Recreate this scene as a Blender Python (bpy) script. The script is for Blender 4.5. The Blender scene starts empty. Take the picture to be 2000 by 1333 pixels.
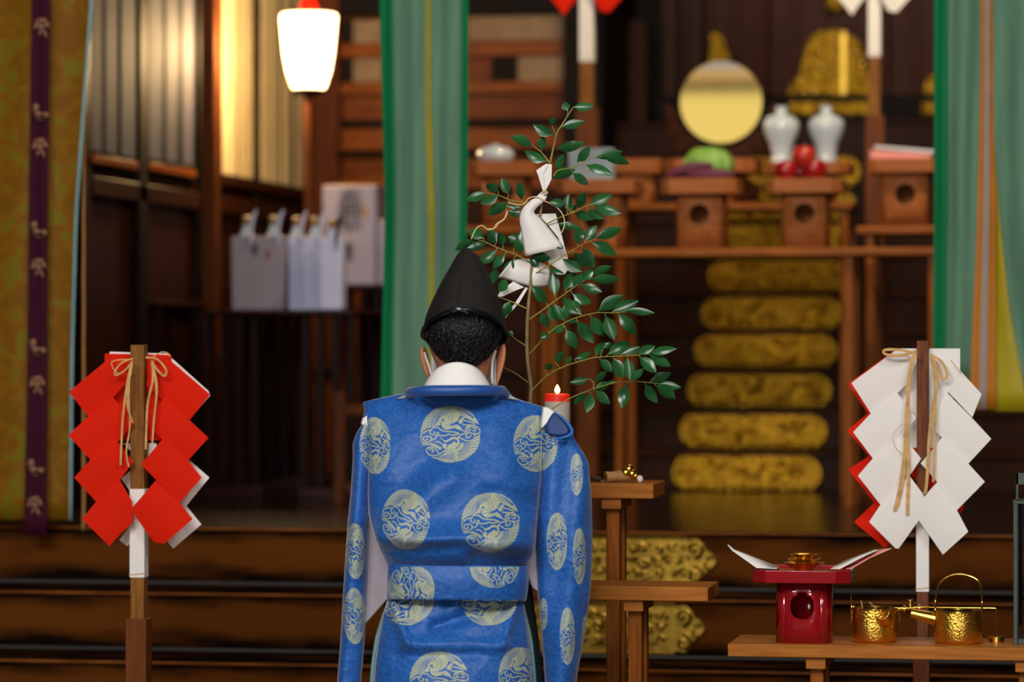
import bpy, math, random
import numpy as np
from mathutils import Vector, Matrix
random.seed(7)
rng = np.random.default_rng(5)
PI = math.pi
scene = bpy.context.scene
col = scene.collection

# ------------------------------------------------------------------ camera model
F = 7000.0                      # focal length in pixels of the 2000 x 1333 frame
YAW = math.radians(10.1)        # the shrine front is turned against the view
EYE = 1.47
CA, SA = math.cos(YAW), math.sin(YAW)
HY = 666.5

def P(px, py, Y):               # point on the plane y = Y
    u = (px - 1000.0) / F
    rx, ry, rz = -SA + CA * u, CA + SA * u, -(py - HY) / F
    t = Y / ry
    return Vector((rx * t, Y, EYE + rz * t))

def PX(px, py, X):              # point on the plane x = X
    u = (px - 1000.0) / F
    rx, ry, rz = -SA + CA * u, CA + SA * u, -(py - HY) / F
    t = X / rx
    return Vector((X, ry * t, EYE + rz * t))

def Q(px, py, D):               # point at distance D along the view axis
    u = (px - 1000.0) / F
    return Vector(((-SA + CA * u) * D, (CA + SA * u) * D, EYE - (py - HY) / F * D))

def mpp(px, Y):                 # metres per pixel there
    u = (px - 1000.0) / F
    return Y / (CA + SA * u) / F

# ------------------------------------------------------------------ helpers
def lin(h):
    if isinstance(h, str):
        h = h.lstrip('#')
        c = [int(h[i:i + 2], 16) / 255 for i in (0, 2, 4)]
    else:
        c = [x / 255 for x in h]
    return tuple(x / 12.92 if x <= .04045 else ((x + .055) / 1.055) ** 2.4 for x in c) + (1.0,)

class MB:
    def __init__(s):
        s.v, s.f, s.mi, s.m, s.sm = [], [], [], 0, []
    def add(s, vs, fs, smooth=False):
        b = len(s.v)
        s.v += [Vector(p) for p in vs]
        for f in fs:
            s.f.append([i + b for i in f]); s.mi.append(s.m); s.sm.append(smooth)
        return s
    def box(s, a, b):
        x0, x1 = sorted((a[0], b[0])); y0, y1 = sorted((a[1], b[1])); z0, z1 = sorted((a[2], b[2]))
        vs = [(x0, y0, z0), (x1, y0, z0), (x1, y1, z0), (x0, y1, z0), (x0, y0, z1), (x1, y0, z1), (x1, y1, z1), (x0, y1, z1)]
        return s.add(vs, [(0, 3, 2, 1), (4, 5, 6, 7), (0, 1, 5, 4), (1, 2, 6, 5), (2, 3, 7, 6), (3, 0, 4, 7)])
    def hexa(s, c):             # 8 corners: bottom ring then top ring
        return s.add(c, [(0, 3, 2, 1), (4, 5, 6, 7), (0, 1, 5, 4), (1, 2, 6, 5), (2, 3, 7, 6), (3, 0, 4, 7)])
    def tube(s, pts, r, n=8, flat=1.0):
        pts = [Vector(p) for p in pts]
        k = len(pts)
        rr = r if isinstance(r, (list, tuple)) else [r] * k
        vs, fs = [], []
        up = None
        for i, p in enumerate(pts):
            d = (pts[min(i + 1, k - 1)] - pts[max(i - 1, 0)])
            if d.length < 1e-9: d = Vector((0, 0, 1))
            d.normalize()
            if up is None:
                up = Vector((0, 1, 0)) if abs(d.y) < .9 else Vector((1, 0, 0))
            a = (up - d * up.dot(d))
            if a.length < 1e-6: a = d.orthogonal()
            a.normalize(); up = a
            b = d.cross(a)
            for j in range(n):
                t = 2 * PI * j / n
                vs.append(p + a * math.cos(t) * rr[i] * flat + b * math.sin(t) * rr[i])
        for i in range(k - 1):
            for j in range(n):
                j2 = (j + 1) % n
                fs.append((i * n + j, i * n + j2, (i + 1) * n + j2, (i + 1) * n + j))
        s.add(vs, fs, True)
        b = len(s.v) - len(vs)
        s.f.append([b + j for j in range(n)][::-1]); s.mi.append(s.m); s.sm.append(False)
        s.f.append([b + (k - 1) * n + j for j in range(n)]); s.mi.append(s.m); s.sm.append(False)
        return s
    def lathe(s, prof, c, n=28, sx=1.0, sy=1.0):
        c = Vector(c); vs, fs = [], []
        k = len(prof)
        for r, z in prof:
            for j in range(n):
                t = 2 * PI * j / n
                vs.append(c + Vector((r * math.cos(t) * sx, r * math.sin(t) * sy, z)))
        for i in range(k - 1):
            for j in range(n):
                j2 = (j + 1) % n
                fs.append((i * n + j, i * n + j2, (i + 1) * n + j2, (i + 1) * n + j))
        s.add(vs, fs, True)
        b = len(s.v) - len(vs)
        if prof[0][0] > 1e-6:
            s.f.append([b + j for j in range(n)][::-1]); s.mi.append(s.m); s.sm.append(False)
        if prof[-1][0] > 1e-6:
            s.f.append([b + (k - 1) * n + j for j in range(n)]); s.mi.append(s.m); s.sm.append(False)
        return s
    def prism(s, pts, off):
        pts = [Vector(p) for p in pts]; off = Vector(off); n = len(pts)
        vs = pts + [p + off for p in pts]
        fs = [tuple(range(n)), tuple(range(2 * n - 1, n - 1, -1))]
        fs += [(i, i + n, (i + 1) % n + n, (i + 1) % n) for i in range(n)]
        return s.add(vs, fs)
    def grid(s, rows, closed=False, smooth=True):
        k, n = len(rows), len(rows[0])
        vs = [p for r in rows for p in r]
        fs = []
        for i in range(k - 1):
            for j in range(n if closed else n - 1):
                j2 = (j + 1) % n
                fs.append((i * n + j, i * n + j2, (i + 1) * n + j2, (i + 1) * n + j))
        return s.add(vs, fs, smooth)
    def ell(s, c, rx, ry, rz, n=20, m=12, fn=None):
        c = Vector(c); rows = []
        for i in range(m + 1):
            ph = -PI / 2 + PI * i / m
            row = []
            for j in range(n):
                t = 2 * PI * j / n
                d = Vector((math.cos(ph) * math.cos(t), math.cos(ph) * math.sin(t), math.sin(ph)))
                k = fn(d) if fn else 1
                row.append(c + Vector((d.x * rx, d.y * ry, d.z * rz)) * k)
            rows.append(row)
        return s.grid(rows, True)
    def pbox(s, x0, y0, x1, y1, Y, dep):   # box whose front face shows between two pixels on plane Y
        xm, ym = (x0 + x1) / 2, (y0 + y1) / 2
        a, b = P(x0, ym, Y), P(x1, ym, Y)
        zt, zb = P(xm, y0, Y).z, P(xm, y1, Y).z
        return s.box((a.x, Y, zb), (b.x, Y + dep, zt))
    def build(s, name, mats, parent=None, bevel=0, sharp=40, sub=0, solid=0):
        me = bpy.data.meshes.new(name)
        vs = s.v
        o = bpy.data.objects.new(name, me)
        if parent is not None:
            o.parent = parent
            inv = world(parent).inverted()
            vs = [inv @ p for p in vs]
        elif vs:
            xs = [p.x for p in vs]; ys = [p.y for p in vs]; zs = [p.z for p in vs]
            c = Vector(((min(xs) + max(xs)) / 2, (min(ys) + max(ys)) / 2, min(zs)))
            o.location = c
            vs = [p - c for p in vs]
        me.from_pydata([tuple(p) for p in vs], [], s.f)
        if not isinstance(mats, (list, tuple)): mats = [mats]
        for m in mats: me.materials.append(m)
        me.polygons.foreach_set('material_index', s.mi)
        me.polygons.foreach_set('use_smooth', s.sm)
        me.validate(); me.update()
        if sharp: me.set_sharp_from_angle(angle=math.radians(sharp))
        if solid:
            md = o.modifiers.new('thick', 'SOLIDIFY'); md.thickness = solid; md.offset = 0
        if bevel:
            md = o.modifiers.new('edge', 'BEVEL'); md.width = bevel; md.segments = 2; md.limit_method = 'ANGLE'; md.angle_limit = .6
        if sub:
            md = o.modifiers.new('sub', 'SUBSURF'); md.levels = sub; md.render_levels = sub
        col.objects.link(o)
        return o

def world(o):
    m = o.matrix_basis.copy()
    while o.parent is not None:
        o = o.parent
        m = o.matrix_basis @ m
    return m

def tag(o, label, cat, group=None, kind=None):
    o['label'] = label; o['category'] = cat
    if group: o['group'] = group
    if kind: o['kind'] = kind
    return o

def thing(name, label, cat, loc, rotz=0, group=None):
    o = bpy.data.objects.new(name, None); o.empty_display_size = .05
    col.objects.link(o)
    o.location = loc; o.rotation_euler = (0, 0, rotz)
    return tag(o, label, cat, group)

def struct(o, label=None):
    o['kind'] = 'structure'
    if label: o['label'] = label
    return o

def copy_tree(o, loc=None, parent=None, rotz=None):
    c = o.copy(); col.objects.link(c)
    if parent is not None: c.parent = parent
    if loc is not None: c.location = loc
    if rotz is not None: c.rotation_euler = (0, 0, rotz)
    for ch in [x for x in list(bpy.data.objects) if x.parent == o]:
        copy_tree(ch, parent=c)
    return c

def interp(pts, n):             # resample a polyline of pixels smoothly (Catmull-Rom)
    pts = [tuple(p) for p in pts]
    k = len(pts); out = []
    for i in range(n):
        t = i / (n - 1) * (k - 1)
        j = min(int(t), k - 2); f = t - j
        p0, p1, p2, p3 = pts[max(j - 1, 0)], pts[j], pts[j + 1], pts[min(j + 2, k - 1)]
        out.append(tuple(.5 * ((2 * b) + (-a + c) * f + (2 * a - 5 * b + 4 * c - d) * f * f + (-a + 3 * b - 3 * c + d) * f ** 3)
                         for a, b, c, d in zip(p0, p1, p2, p3)))
    return out

def by_y(pts, y):               # x on an outline at a given row
    for (x0, y0), (x1, y1) in zip(pts, pts[1:]):
        if y0 <= y <= y1:
            return x0 + (x1 - x0) * (y - y0) / max(y1 - y0, 1e-6)
    return pts[0][0] if y < pts[0][1] else pts[-1][0]

# ------------------------------------------------------------------ materials
def newmat(name):
    m = bpy.data.materials.new(name); m.use_nodes = True
    nt = m.node_tree
    return m, nt, nt.nodes['Principled BSDF'], nt.nodes['Material Output']

def mat(name, c, rough=.5, metal=0.0, var=.15, vscale=12, bump=0.0, bscale=40, spec=.5, coat=0.0, sheen=0.0, trans=0.0, emit=None, es=0.0, c2=None, stretch=None, detail=4):
    m, nt, b, out = newmat(name)
    L = nt.links.new
    tc = nt.nodes.new('ShaderNodeTexCoord')
    mp = nt.nodes.new('ShaderNodeMapping')
    L(tc.outputs['Object'], mp.inputs['Vector'])
    if stretch: mp.inputs['Scale'].default_value = stretch
    nz = nt.nodes.new('ShaderNodeTexNoise'); nz.inputs['Scale'].default_value = vscale; nz.inputs['Detail'].default_value = detail
    L(mp.outputs['Vector'], nz.inputs['Vector'])
    rp = nt.nodes.new('ShaderNodeValToRGB')
    a = lin(c)
    z = lin(c2) if c2 else tuple(x * (1 - var) for x in a[:3]) + (1,)
    t = a if c2 else tuple(min(1, x * (1 + var)) for x in a[:3]) + (1,)
    rp.color_ramp.elements[0].position = .3; rp.color_ramp.elements[1].position = .7
    rp.color_ramp.elements[0].color = z; rp.color_ramp.elements[1].color = t
    L(nz.outputs['Fac'], rp.inputs['Fac'])
    L(rp.outputs['Color'], b.inputs['Base Color'])
    b.inputs['Roughness'].default_value = rough; b.inputs['Metallic'].default_value = metal
    b.inputs['Specular IOR Level'].default_value = spec
    b.inputs['Coat Weight'].default_value = coat
    b.inputs['Sheen Weight'].default_value = sheen
    if emit:
        b.inputs['Emission Color'].default_value = lin(emit); b.inputs['Emission Strength'].default_value = es
    if bump:
        n2 = nt.nodes.new('ShaderNodeTexNoise'); n2.inputs['Scale'].default_value = bscale; n2.inputs['Detail'].default_value = 3
        L(mp.outputs['Vector'], n2.inputs['Vector'])
        bp = nt.nodes.new('ShaderNodeBump'); bp.inputs['Strength'].default_value = bump; bp.inputs['Distance'].default_value = .01
        L(n2.outputs['Fac'], bp.inputs['Height']); L(bp.outputs['Normal'], b.inputs['Normal'])
    if trans:
        tr = nt.nodes.new('ShaderNodeBsdfTranslucent'); L(rp.outputs['Color'], tr.inputs['Color'])
        mx = nt.nodes.new('ShaderNodeMixShader'); mx.inputs['Fac'].default_value = trans
        L(b.outputs['BSDF'], mx.inputs[1]); L(tr.outputs['BSDF'], mx.inputs[2]); L(mx.outputs['Shader'], out.inputs['Surface'])
    return m

def wood(name, c1, c2, axis='x', rough=.45, scale=6, coat=0.0, bump=.08, spec=.08):
    st = {'x': (1.2, 14, 14), 'y': (14, 1.2, 14), 'z': (14, 14, 1.2)}[axis]
    m = mat(name, c1, rough=rough, c2=c2, vscale=scale, stretch=st, bump=bump, bscale=scale * 2, coat=coat, detail=6, spec=spec)
    return m

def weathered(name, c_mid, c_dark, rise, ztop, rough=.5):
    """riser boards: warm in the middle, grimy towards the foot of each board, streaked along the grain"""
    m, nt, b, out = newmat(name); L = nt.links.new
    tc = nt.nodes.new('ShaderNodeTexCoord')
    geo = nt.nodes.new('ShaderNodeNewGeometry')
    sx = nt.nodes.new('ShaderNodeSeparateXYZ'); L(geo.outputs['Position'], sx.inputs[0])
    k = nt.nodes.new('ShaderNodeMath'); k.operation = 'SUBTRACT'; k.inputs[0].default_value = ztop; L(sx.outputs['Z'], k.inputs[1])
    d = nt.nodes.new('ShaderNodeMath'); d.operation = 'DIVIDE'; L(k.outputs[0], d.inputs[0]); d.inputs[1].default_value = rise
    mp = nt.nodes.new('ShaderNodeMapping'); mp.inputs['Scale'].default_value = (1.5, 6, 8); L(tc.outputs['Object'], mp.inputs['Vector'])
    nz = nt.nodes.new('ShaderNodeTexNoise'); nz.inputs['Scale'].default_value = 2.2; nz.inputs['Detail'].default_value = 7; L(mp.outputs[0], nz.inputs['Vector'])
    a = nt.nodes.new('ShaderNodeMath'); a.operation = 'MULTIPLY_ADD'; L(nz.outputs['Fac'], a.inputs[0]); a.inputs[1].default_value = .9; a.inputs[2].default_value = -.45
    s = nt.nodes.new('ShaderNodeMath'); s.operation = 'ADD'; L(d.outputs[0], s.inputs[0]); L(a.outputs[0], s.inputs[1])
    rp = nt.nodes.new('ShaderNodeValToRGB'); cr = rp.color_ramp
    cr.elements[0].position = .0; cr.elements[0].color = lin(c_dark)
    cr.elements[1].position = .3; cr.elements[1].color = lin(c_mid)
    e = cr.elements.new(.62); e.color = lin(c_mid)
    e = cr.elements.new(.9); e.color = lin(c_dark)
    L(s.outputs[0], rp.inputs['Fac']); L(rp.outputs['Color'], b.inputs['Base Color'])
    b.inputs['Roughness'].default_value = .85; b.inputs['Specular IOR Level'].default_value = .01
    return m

WOOD_DARK = wood('dark_wood', '#3d1c0a', '#1a0c05', 'x')
WOOD_DARKV = wood('dark_wood_upright', '#3c1d0d', '#1a0d06', 'z')
WOOD_BLACK = wood('blackened_wood', '#170b05', '#0b0603', 'z', rough=.6, spec=.12)
WOOD_ORANGE = wood('orange_wood', '#9a5018', '#64300c', 'x')
WOOD_MIDV = wood('brown_post_wood', '#5e3216', '#3a1d0b', 'z')
WOOD_BENCH = wood('bench_wood', '#b2702f', '#935520', 'x', rough=.4)
WOOD_BENCHV = wood('bench_leg_wood', '#9c5a20', '#783e12', 'z', rough=.4)
WOOD_SANBO = wood('cypress_stand_wood', '#b0693a', '#8e5228', 'x', rough=.4, scale=8)
WOOD_SHELF = wood('shelf_wood', '#a05c22', '#7c4314', 'x', rough=.35)
WOOD_STICK = wood('gohei_stick_wood', '#93622f', '#6e441c', 'z', rough=.5, scale=10)
WOOD_SOCKET = wood('socket_wood', '#74401f', '#573015', 'z', rough=.45)
WOOD_REDTABLE = wood('dark_red_lacquer', '#300c08', '#1c0604', 'x', rough=.3, spec=.3)
WOOD_REDTABLEV = wood('dark_red_lacquer_upright', '#1e0806', '#0f0403', 'z', rough=.4, spec=.12)
FLOOR_IN = wood('polished_floor', '#241307', '#120903', 'y', rough=.2, bump=.02, spec=.5)
GOLD = mat('gold', '#eebf58', rough=.22, metal=1, var=.1)
GOLD_EMB = mat('embossed_gold', '#ecba50', rough=.27, metal=1, var=.12, bump=.30, bscale=230)
GOLD_OLD = mat('old_gilt', '#b4913a', rough=.36, metal=1, var=.3, vscale=30, bump=.06, bscale=80)
GOLD_FAR = mat('gilt_openwork', '#8f6a1a', rough=.24, metal=1, var=.6, vscale=70, bump=.7, bscale=75)
GILT_DOOR = mat('gilt_door_fitting', '#7d5f18', rough=.36, metal=1, var=.6, vscale=40, bump=.9, bscale=50)
PAPER = mat('white_paper', '#f6f1ec', rough=.8, var=.02, trans=.12, spec=.2)
PAPER_RED = mat('red_paper', '#e22208', rough=.7, var=.05, trans=.10, spec=.1)
PAPER_PINK = mat('pink_paper', '#ee9a94', rough=.7, var=.03)
RAFFIA = mat('hemp_cord', '#c89a5a', rough=.7, var=.25, vscale=60)
RED_LACQ = mat('red_lacquer', '#930f19', rough=.16, var=.08, coat=.6)
PORCELAIN = mat('white_porcelain', '#c9d6e0', rough=.08, var=.02, coat=.5)
APPLE = mat('apple_skin', '#b3191c', rough=.25, c2='#7d0f1a', vscale=22)
APPLE_WARM = mat('apple_skin_warm', '#c8402c', rough=.25, c2='#a31d1c', vscale=22)
POTATO = mat('purple_potato_skin', '#5e1d3c', rough=.6, var=.25, vscale=40)
CABBAGE = mat('cabbage_leaf', '#a6c878', rough=.5, c2='#7ea84e', vscale=14, bump=.3, bscale=30)
GREEN = mat('green_silk', '#74a084', rough=.6, var=.18, vscale=4, trans=.3, stretch=(8, 8, .6), spec=.15)
GREEN_B = mat('bright_green_silk', '#178a52', rough=.6, var=.12, vscale=4, trans=.3, stretch=(8, 8, .6), spec=.15)
YELLOWS = mat('yellow_silk', '#c8b414', rough=.5, var=.1, trans=.3)
ORANGES = mat('orange_silk', '#d8861c', rough=.5, var=.1, trans=.3)
GREYS = mat('grey_silk', '#b9aca4', rough=.5, var=.06, trans=.3)
BLACKCLOTH = mat('black_under_robe', '#0b0a0c', rough=.8)
HATM = mat('stiff_black_gauze', '#120d0a', rough=.75, var=.3, bump=.5, bscale=320, vscale=60)
HATRIB = mat('black_ribbon', '#0a0909', rough=.3)
WHITEC = mat('white_cotton', '#f2efec', rough=.8, var=.02)
SKIN = mat('skin', '#bd7d58', rough=.5, var=.08, vscale=25)
HAIR = mat('black_hair', '#0c0908', rough=.5, var=.5, vscale=90, bump=.8, bscale=160)
LINING = mat('pale_green_lining', '#7fb0a4', rough=.5)
STEM = mat('twig_bark', '#8a7650', rough=.7, var=.25, vscale=60)
TWIG = mat('green_twig', '#8f8a3a', rough=.6, var=.2, vscale=60)
DISH = PORCELAIN

# leaf: dark glossy upper side, hue varied
def leaf_mat():
    m = mat('glossy_leaf', '#31703a', rough=.25, c2='#173f22', vscale=16, trans=.14, spec=.6)
    return m
LEAF = leaf_mat()

def emis(name, c, s):
    m, nt, b, out = newmat(name)
    b.inputs['Base Color'].default_value = lin(c)
    b.inputs['Emission Color'].default_value = lin(c); b.inputs['Emission Strength'].default_value = s
    b.inputs['Roughness'].default_value = .8
    return m
SHADE = emis('lit_lantern_paper', '#ffdca0', 9)
FLAME = emis('flame', '#ffc86a', 14)

# ------------------------------------------------------------------ the setting
FZ = EYE - .51                  # floor of the inner hall
RISE, TREAD, Y0 = .16, .26, 9.5
XL, XR = -3.2, 3.2
YB, YD = 13.6, 14.4

mb = MB(); mb.box((-7, -9, -.1), (7, 9.6, 0))
struct(mb.build('floor', wood('hall_floor', '#4a2c18', '#2e1a0e', 'x', rough=.35)))
mb = MB(); mb.box((-6, Y0 + .02, FZ - .06), (6, 16, FZ))
struct(mb.build('floor_inner', FLOOR_IN))
mb = MB(); mb.box((-6, 8.2, 4.6), (6, 16, 4.7))
struct(mb.build('ceiling', WOOD_DARK))

# broad front steps, top one first; each is a board with a riser
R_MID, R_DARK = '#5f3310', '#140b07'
NOSE = wood('pale_nosing', '#a8622a', '#5c3010', 'x', rough=.4)  # paler strip along the front edge of each tread
for k in range(6):
    zt = FZ - RISE * k
    y = Y0 - TREAD * k
    mb = MB()
    mb.box((-5, y - .012, zt - .011), (5, y + TREAD + .06, zt - .0005))    # tread board with nosing
    mb.box((-5, y, zt - RISE + .012), (5, y + .03, zt - .011))          # riser
    mb.m = 1; mb.box((-5, y - .0135, zt - .0055), (5, y - .011, zt - .0005)); mb.m = 0
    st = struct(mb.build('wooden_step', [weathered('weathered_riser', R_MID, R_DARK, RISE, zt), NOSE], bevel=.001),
                'broad dark wooden step of the front stairs')
    st['label'] = 'broad dark wooden step with a worn orange riser'
    if k in (0, 1):
        # gilt fitting with scrolls on the riser
        yy = y - .006
        px_tip = 1401 if k == 0 else 1378
        cy = [1108, 1250][k]; hh = [54, 60][k]
        tz = P(px_tip, cy, yy).z
        ztop = zt - .014; zbot = zt - RISE + .016
        zc = (ztop + zbot) / 2; H = (ztop - zbot) / 2
        xt = P(px_tip, cy, yy).x
        u = mpp(px_tip, yy)
        xl = P(860 if k == 0 else 850, cy, yy).x      # hidden left end, mirrored about the stair axis
        def outline():
            e = [(-62, 1), (-58, .88), (-40, .93), (-28, .72), (-24, .5), (-10, .28), (0, 0)]
            pts = [(xt + a * u, zc + b * H) for a, b in e]
            pts += [(xt + a * u, zc - b * H) for a, b in e[-2::-1]]
            pts += [(2 * xl - 0 - 0 + (xl - xl) - xl - a * u, zc - b * H) for a, b in e]
            pts += [(xl - a * u, zc + b * H) for a, b in e[-2::-1]]
            return pts
        ol = outline()
        g = MB(); g.prism([(x, yy, z) for x, z in ol], (0, .008, 0))
        plate = g.build('gilt_fitting', GOLD_OLD, st, bevel=.002)
        plate['label'] = 'embossed gilt fitting with scrolls'
        g = MB()
        g.tube([(x, yy - .002, z) for x, z in ol + ol[:1]], .0032, 6)
        g.tube([(xl - .03, yy - .003, ztop - .001), (xt - 62 * u, yy - .003, ztop - .001)], .004, 6)
        g.tube([(xl - .03, yy - .003, zbot + .001), (xt - 62 * u, yy - .003, zbot + .001)], .004, 6)
        def spiral(cx, cz, r, a0, turns, w, s=1):
            pts, rr = [], []
            for i in range(26):
                t = i / 25
                a = a0 + s * 2 * PI * turns * t
                q = r * (1 - .85 * t)
                pts.append((cx + q * math.cos(a), yy - .002 - .004 * t, cz + q * math.sin(a))); rr.append(w * (1 - .45 * t))
            pts.append((cx, yy - .007, cz)); rr.append(w * 1.1)
            g.tube(pts, rr, 6)
        for sgn in (1, -1):
            spiral(xt - 44 * u, zc + sgn * .52 * H, .024, -PI / 2 * sgn, 1.2, .006, sgn)
            spiral(xt - 18 * u, zc + sgn * .2 * H, .012, PI * .5, 1.0, .004, -sgn)
        r2 = random.Random(40 + k)
        x = xl + .05
        while x < xt - .09:
            for row in (-.5, 0.05, .55):
                spiral(x + r2.uniform(-.01, .01), zc + row * H + r2.uniform(-.006, .006), r2.uniform(.011, .019), r2.uniform(0, 6.3),
                       r2.uniform(.6, 1.2), r2.uniform(.003, .0055), r2.choice((1, -1)))
                # small leaf lobes
                a = r2.uniform(0, 6.3); q = .018
                g.tube([(x + .015 + q * math.cos(a + s_) * s_ * .4, yy - .003, zc + row * H + q * math.sin(a + s_) * .6) for s_ in (0, .5, 1.0, 1.5)],
                       [.002, .005, .004, .001], 6)
            x += .034
        g.build('scroll_relief', GOLD_OLD, plate)

# side and back walls
mb = MB(); mb.box((XL - .12, 8.4, FZ), (XL - .02, YB + .1, 4.6))
struct(mb.build('wall_left', WOOD_DARK))
mb = MB(); mb.box((XR, 8.4, FZ), (XR + .1, 16, 4.6))
struct(mb.build('wall_right', WOOD_DARK))
# wall behind the left bay: framed planks and pale panels
x_l, x_r = XL, P(1128, 300, YB).x
mb = MB(); mb.box((x_l, YB, FZ), (x_r, YB + .06, 4.6))
wb = struct(mb.build('wall_back', wood('warm_plank_wall', '#7d3d10', '#542608', 'x', rough=.35)))
pan = mat('pale_wall_panel', '#8b6f50', rough=.7, var=.2)
for (x0, y0, x1, y1) in ((690, 40, 745, 84), (690, 110, 745, 160), (915, 30, 1125, 78), (1012, 110, 1120, 158)):
    mb = MB(); mb.pbox(x0, y0, x1, y1, YB - .01, .012)
    mb.build('pale_panel', pan, wb)
for (x0, y0, x1, y1) in ((668, 40, 690, 84), (668, 110, 690, 160), (960, 112, 1010, 158)):
    mb = MB(); mb.pbox(x0, y0, x1, y1, YB - .01, .012)
    mb.build('dark_panel', WOOD_BLACK, wb)
RAILO = wood('warm_rail_wood', '#94501a', '#682f0c', 'x', rough=.3)
for (x0, y0, x1, y1, d, m) in ((600, -14, 1128, 28, .05, WOOD_BLACK), (655, 84, 1128, 110, .03, RAILO), (655, 160, 1128, 182, .04, RAILO), (655, 232, 1128, 247, .05, WOOD_BLACK),
                          (655, 247, 1128, 292, .02, RAILO), (655, 292, 1128, 303, .04, WOOD_BLACK), (655, 345, 1128, 372, .04, RAILO)):
    mb = MB(); mb.pbox(x0, y0, x1, y1, YB - d, d - .001)
    mb.build('rail', m, wb, bevel=.004)
mb = MB(); mb.pbox(604, -200, 660, 720, YB - .08, .08)
struct(mb.build('trim_1', wood('warm_post_wood', '#6a3416', '#46200c', 'z')))
mb = MB(); mb.pbox(1100, -200, 1145, 980, YB - .1, .1)
struct(mb.build('trim_2', WOOD_BLACK))
# main back wall with the sanctuary doors
mb = MB(); mb.box((x_r - .02, YD + .1, FZ), (XR, YD + .16, 4.6))
struct(mb.build('wall_sanctuary', WOOD_BLACK))
mb = MB(); mb.box((x_r, YB, FZ), (x_r + .1, YD + .12, 4.6)); struct(mb.build('wall_return', WOOD_BLACK))
DOORW = wood('door_wood', '#4c220d', '#321507', 'z', rough=.4)
for i, (xa, xb) in enumerate(((1290, 1500), (1503, 1735), (1738, 1965))):
    mb = MB(); mb.pbox(xa, -200, xb, 186, YD, .06)
    for t in (.18, .42, .66, .86):
        xx = xa + (xb - xa) * t
        mb.pbox(xx, -200, xx + 16, 186, YD - .015, .02)
    d = struct(mb.build('door_%d' % (i + 1), DOORW, bevel=.004))
    if i == 1:
        # gilt shouldered fitting with centre bar
        prof = [(1535, 186), (1546, 160), (1560, 146), (1566, 118), (1574, 88), (1590, 64), (1622, 56), (1650, 60), (1672, 74), (1684, 98), (1692, 128), (1698, 160), (1703, 186)]
        g = MB(); g.prism([P(x, y, YD - .03) for x, y in prof], (0, .012, 0)); fit = g.build('gilt_fitting', GILT_DOOR, d, bevel=.004)
        g = MB(); g.pbox(1640, 60, 1654, 186, YD - .045, .016); g.build('centre_bar', GOLD_OLD, fit, bevel=.004)
        for (x, y) in ((1606, 102), (1606, 132), (1668, 104), (1684, 126), (1572, 180), (1592, 181)):
            g = MB(); c = P(x, y, YD - .03); g.ell(c, .019, .016, .019, 12, 8); g.build('stud', GOLD, fit)
    if i == 0:
        prof = [(1384, 128), (1386, 66), (1398, 60), (1412, 74), (1422, 100), (1430, 128)]
        g = MB(); g.prism([P(x, y, YD - .03) for x, y in prof], (0, .012, 0)); g.build('gilt_fitting', GILT_DOOR, d, bevel=.004)
    if i == 2:
        prof = [(1802, 186), (1806, 162), (1818, 146), (1840, 140), (1860, 160), (1866, 186)]
        g = MB(); g.prism([P(x, y, YD - .03) for x, y in prof], (0, .012, 0)); g.build('gilt_fitting', GILT_DOOR, d, bevel=.004)
g = MB(); c = P(1630, 4, YD - .03); g.ell(c, .045, .012, .045, 20, 10)
o = g.build('door_boss', GILT_DOOR); tag(o, 'round gilt boss high on the dark sanctuary doors', 'door fitting')
# threshold with its gilt band
mb = MB(); mb.pbox(1280, 186, 1990, 236, YD - .12, .2)
th = struct(mb.build('trim_3', WOOD_BLACK, bevel=.006))
for xa, xb in ((1540, 1700), (1800, 1900)):
    g = MB(); g.pbox(xa, 198, xb, 224, YD - .13, .012); g.build('gilt_band', GILT_DOOR, th, bevel=.004)
mb = MB(); mb.pbox(1215, 40, 1262, 400, YD - .1, .1); mb.pbox(1300, -200, 1322, 300, YD - .1, .1); mb.pbox(1345, -200, 1372, 186, YD - .1, .1)
struct(mb.build('trim_4', wood('door_post_wood', '#42261a', '#2c1810', 'z')))

# ---- left wall: posts, sill rail and pale slatted windows
def wb_(mb, x0, x1, ztop, zbot, out, thick=.03):
    ya, yb = PX(x0, 300, XL + out - thick).y, PX(x1, 300, XL + out).y
    mb.box((XL + out - thick, ya, zbot), (XL + out, max(yb, ya + .02), ztop))
SLAT_SHADED = mat('shaded_slat', '#3a3c52', rough=.7, var=.12, vscale=8)  # off-white slats far from the lantern, their shade put into the colour
SLAT_LIT = mat('lantern_lit_slat', '#e6cf9c', rough=.7, var=.08, vscale=8)  # the same slats near the lantern, its glow put into the colour
zs = PX(230, 318, XL).z
for n, (xs, post, ypx, SM) in enumerate(((((176, 200), (203, 229), (234, 265)), None, 302, SLAT_SHADED), (((288, 316), (321, 347), (353, 378)), None, 318, SLAT_SHADED),
                                   (((434, 464), (467, 494), (509, 545), (550, 570), (577, 600)), None, 348, SLAT_LIT))):
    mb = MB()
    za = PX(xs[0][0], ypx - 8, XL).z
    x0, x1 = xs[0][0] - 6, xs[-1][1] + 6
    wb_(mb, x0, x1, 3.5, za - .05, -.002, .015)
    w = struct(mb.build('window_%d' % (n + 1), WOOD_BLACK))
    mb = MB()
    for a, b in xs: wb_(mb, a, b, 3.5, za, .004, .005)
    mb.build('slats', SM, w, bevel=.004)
    mb = MB(); wb_(mb, x0, x1, za - .012, za - .04, .02, .02)
    mb.build('window_sill', WOOD_ORANGE if n < 2 else WOOD_DARK, w, bevel=.004)
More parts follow.
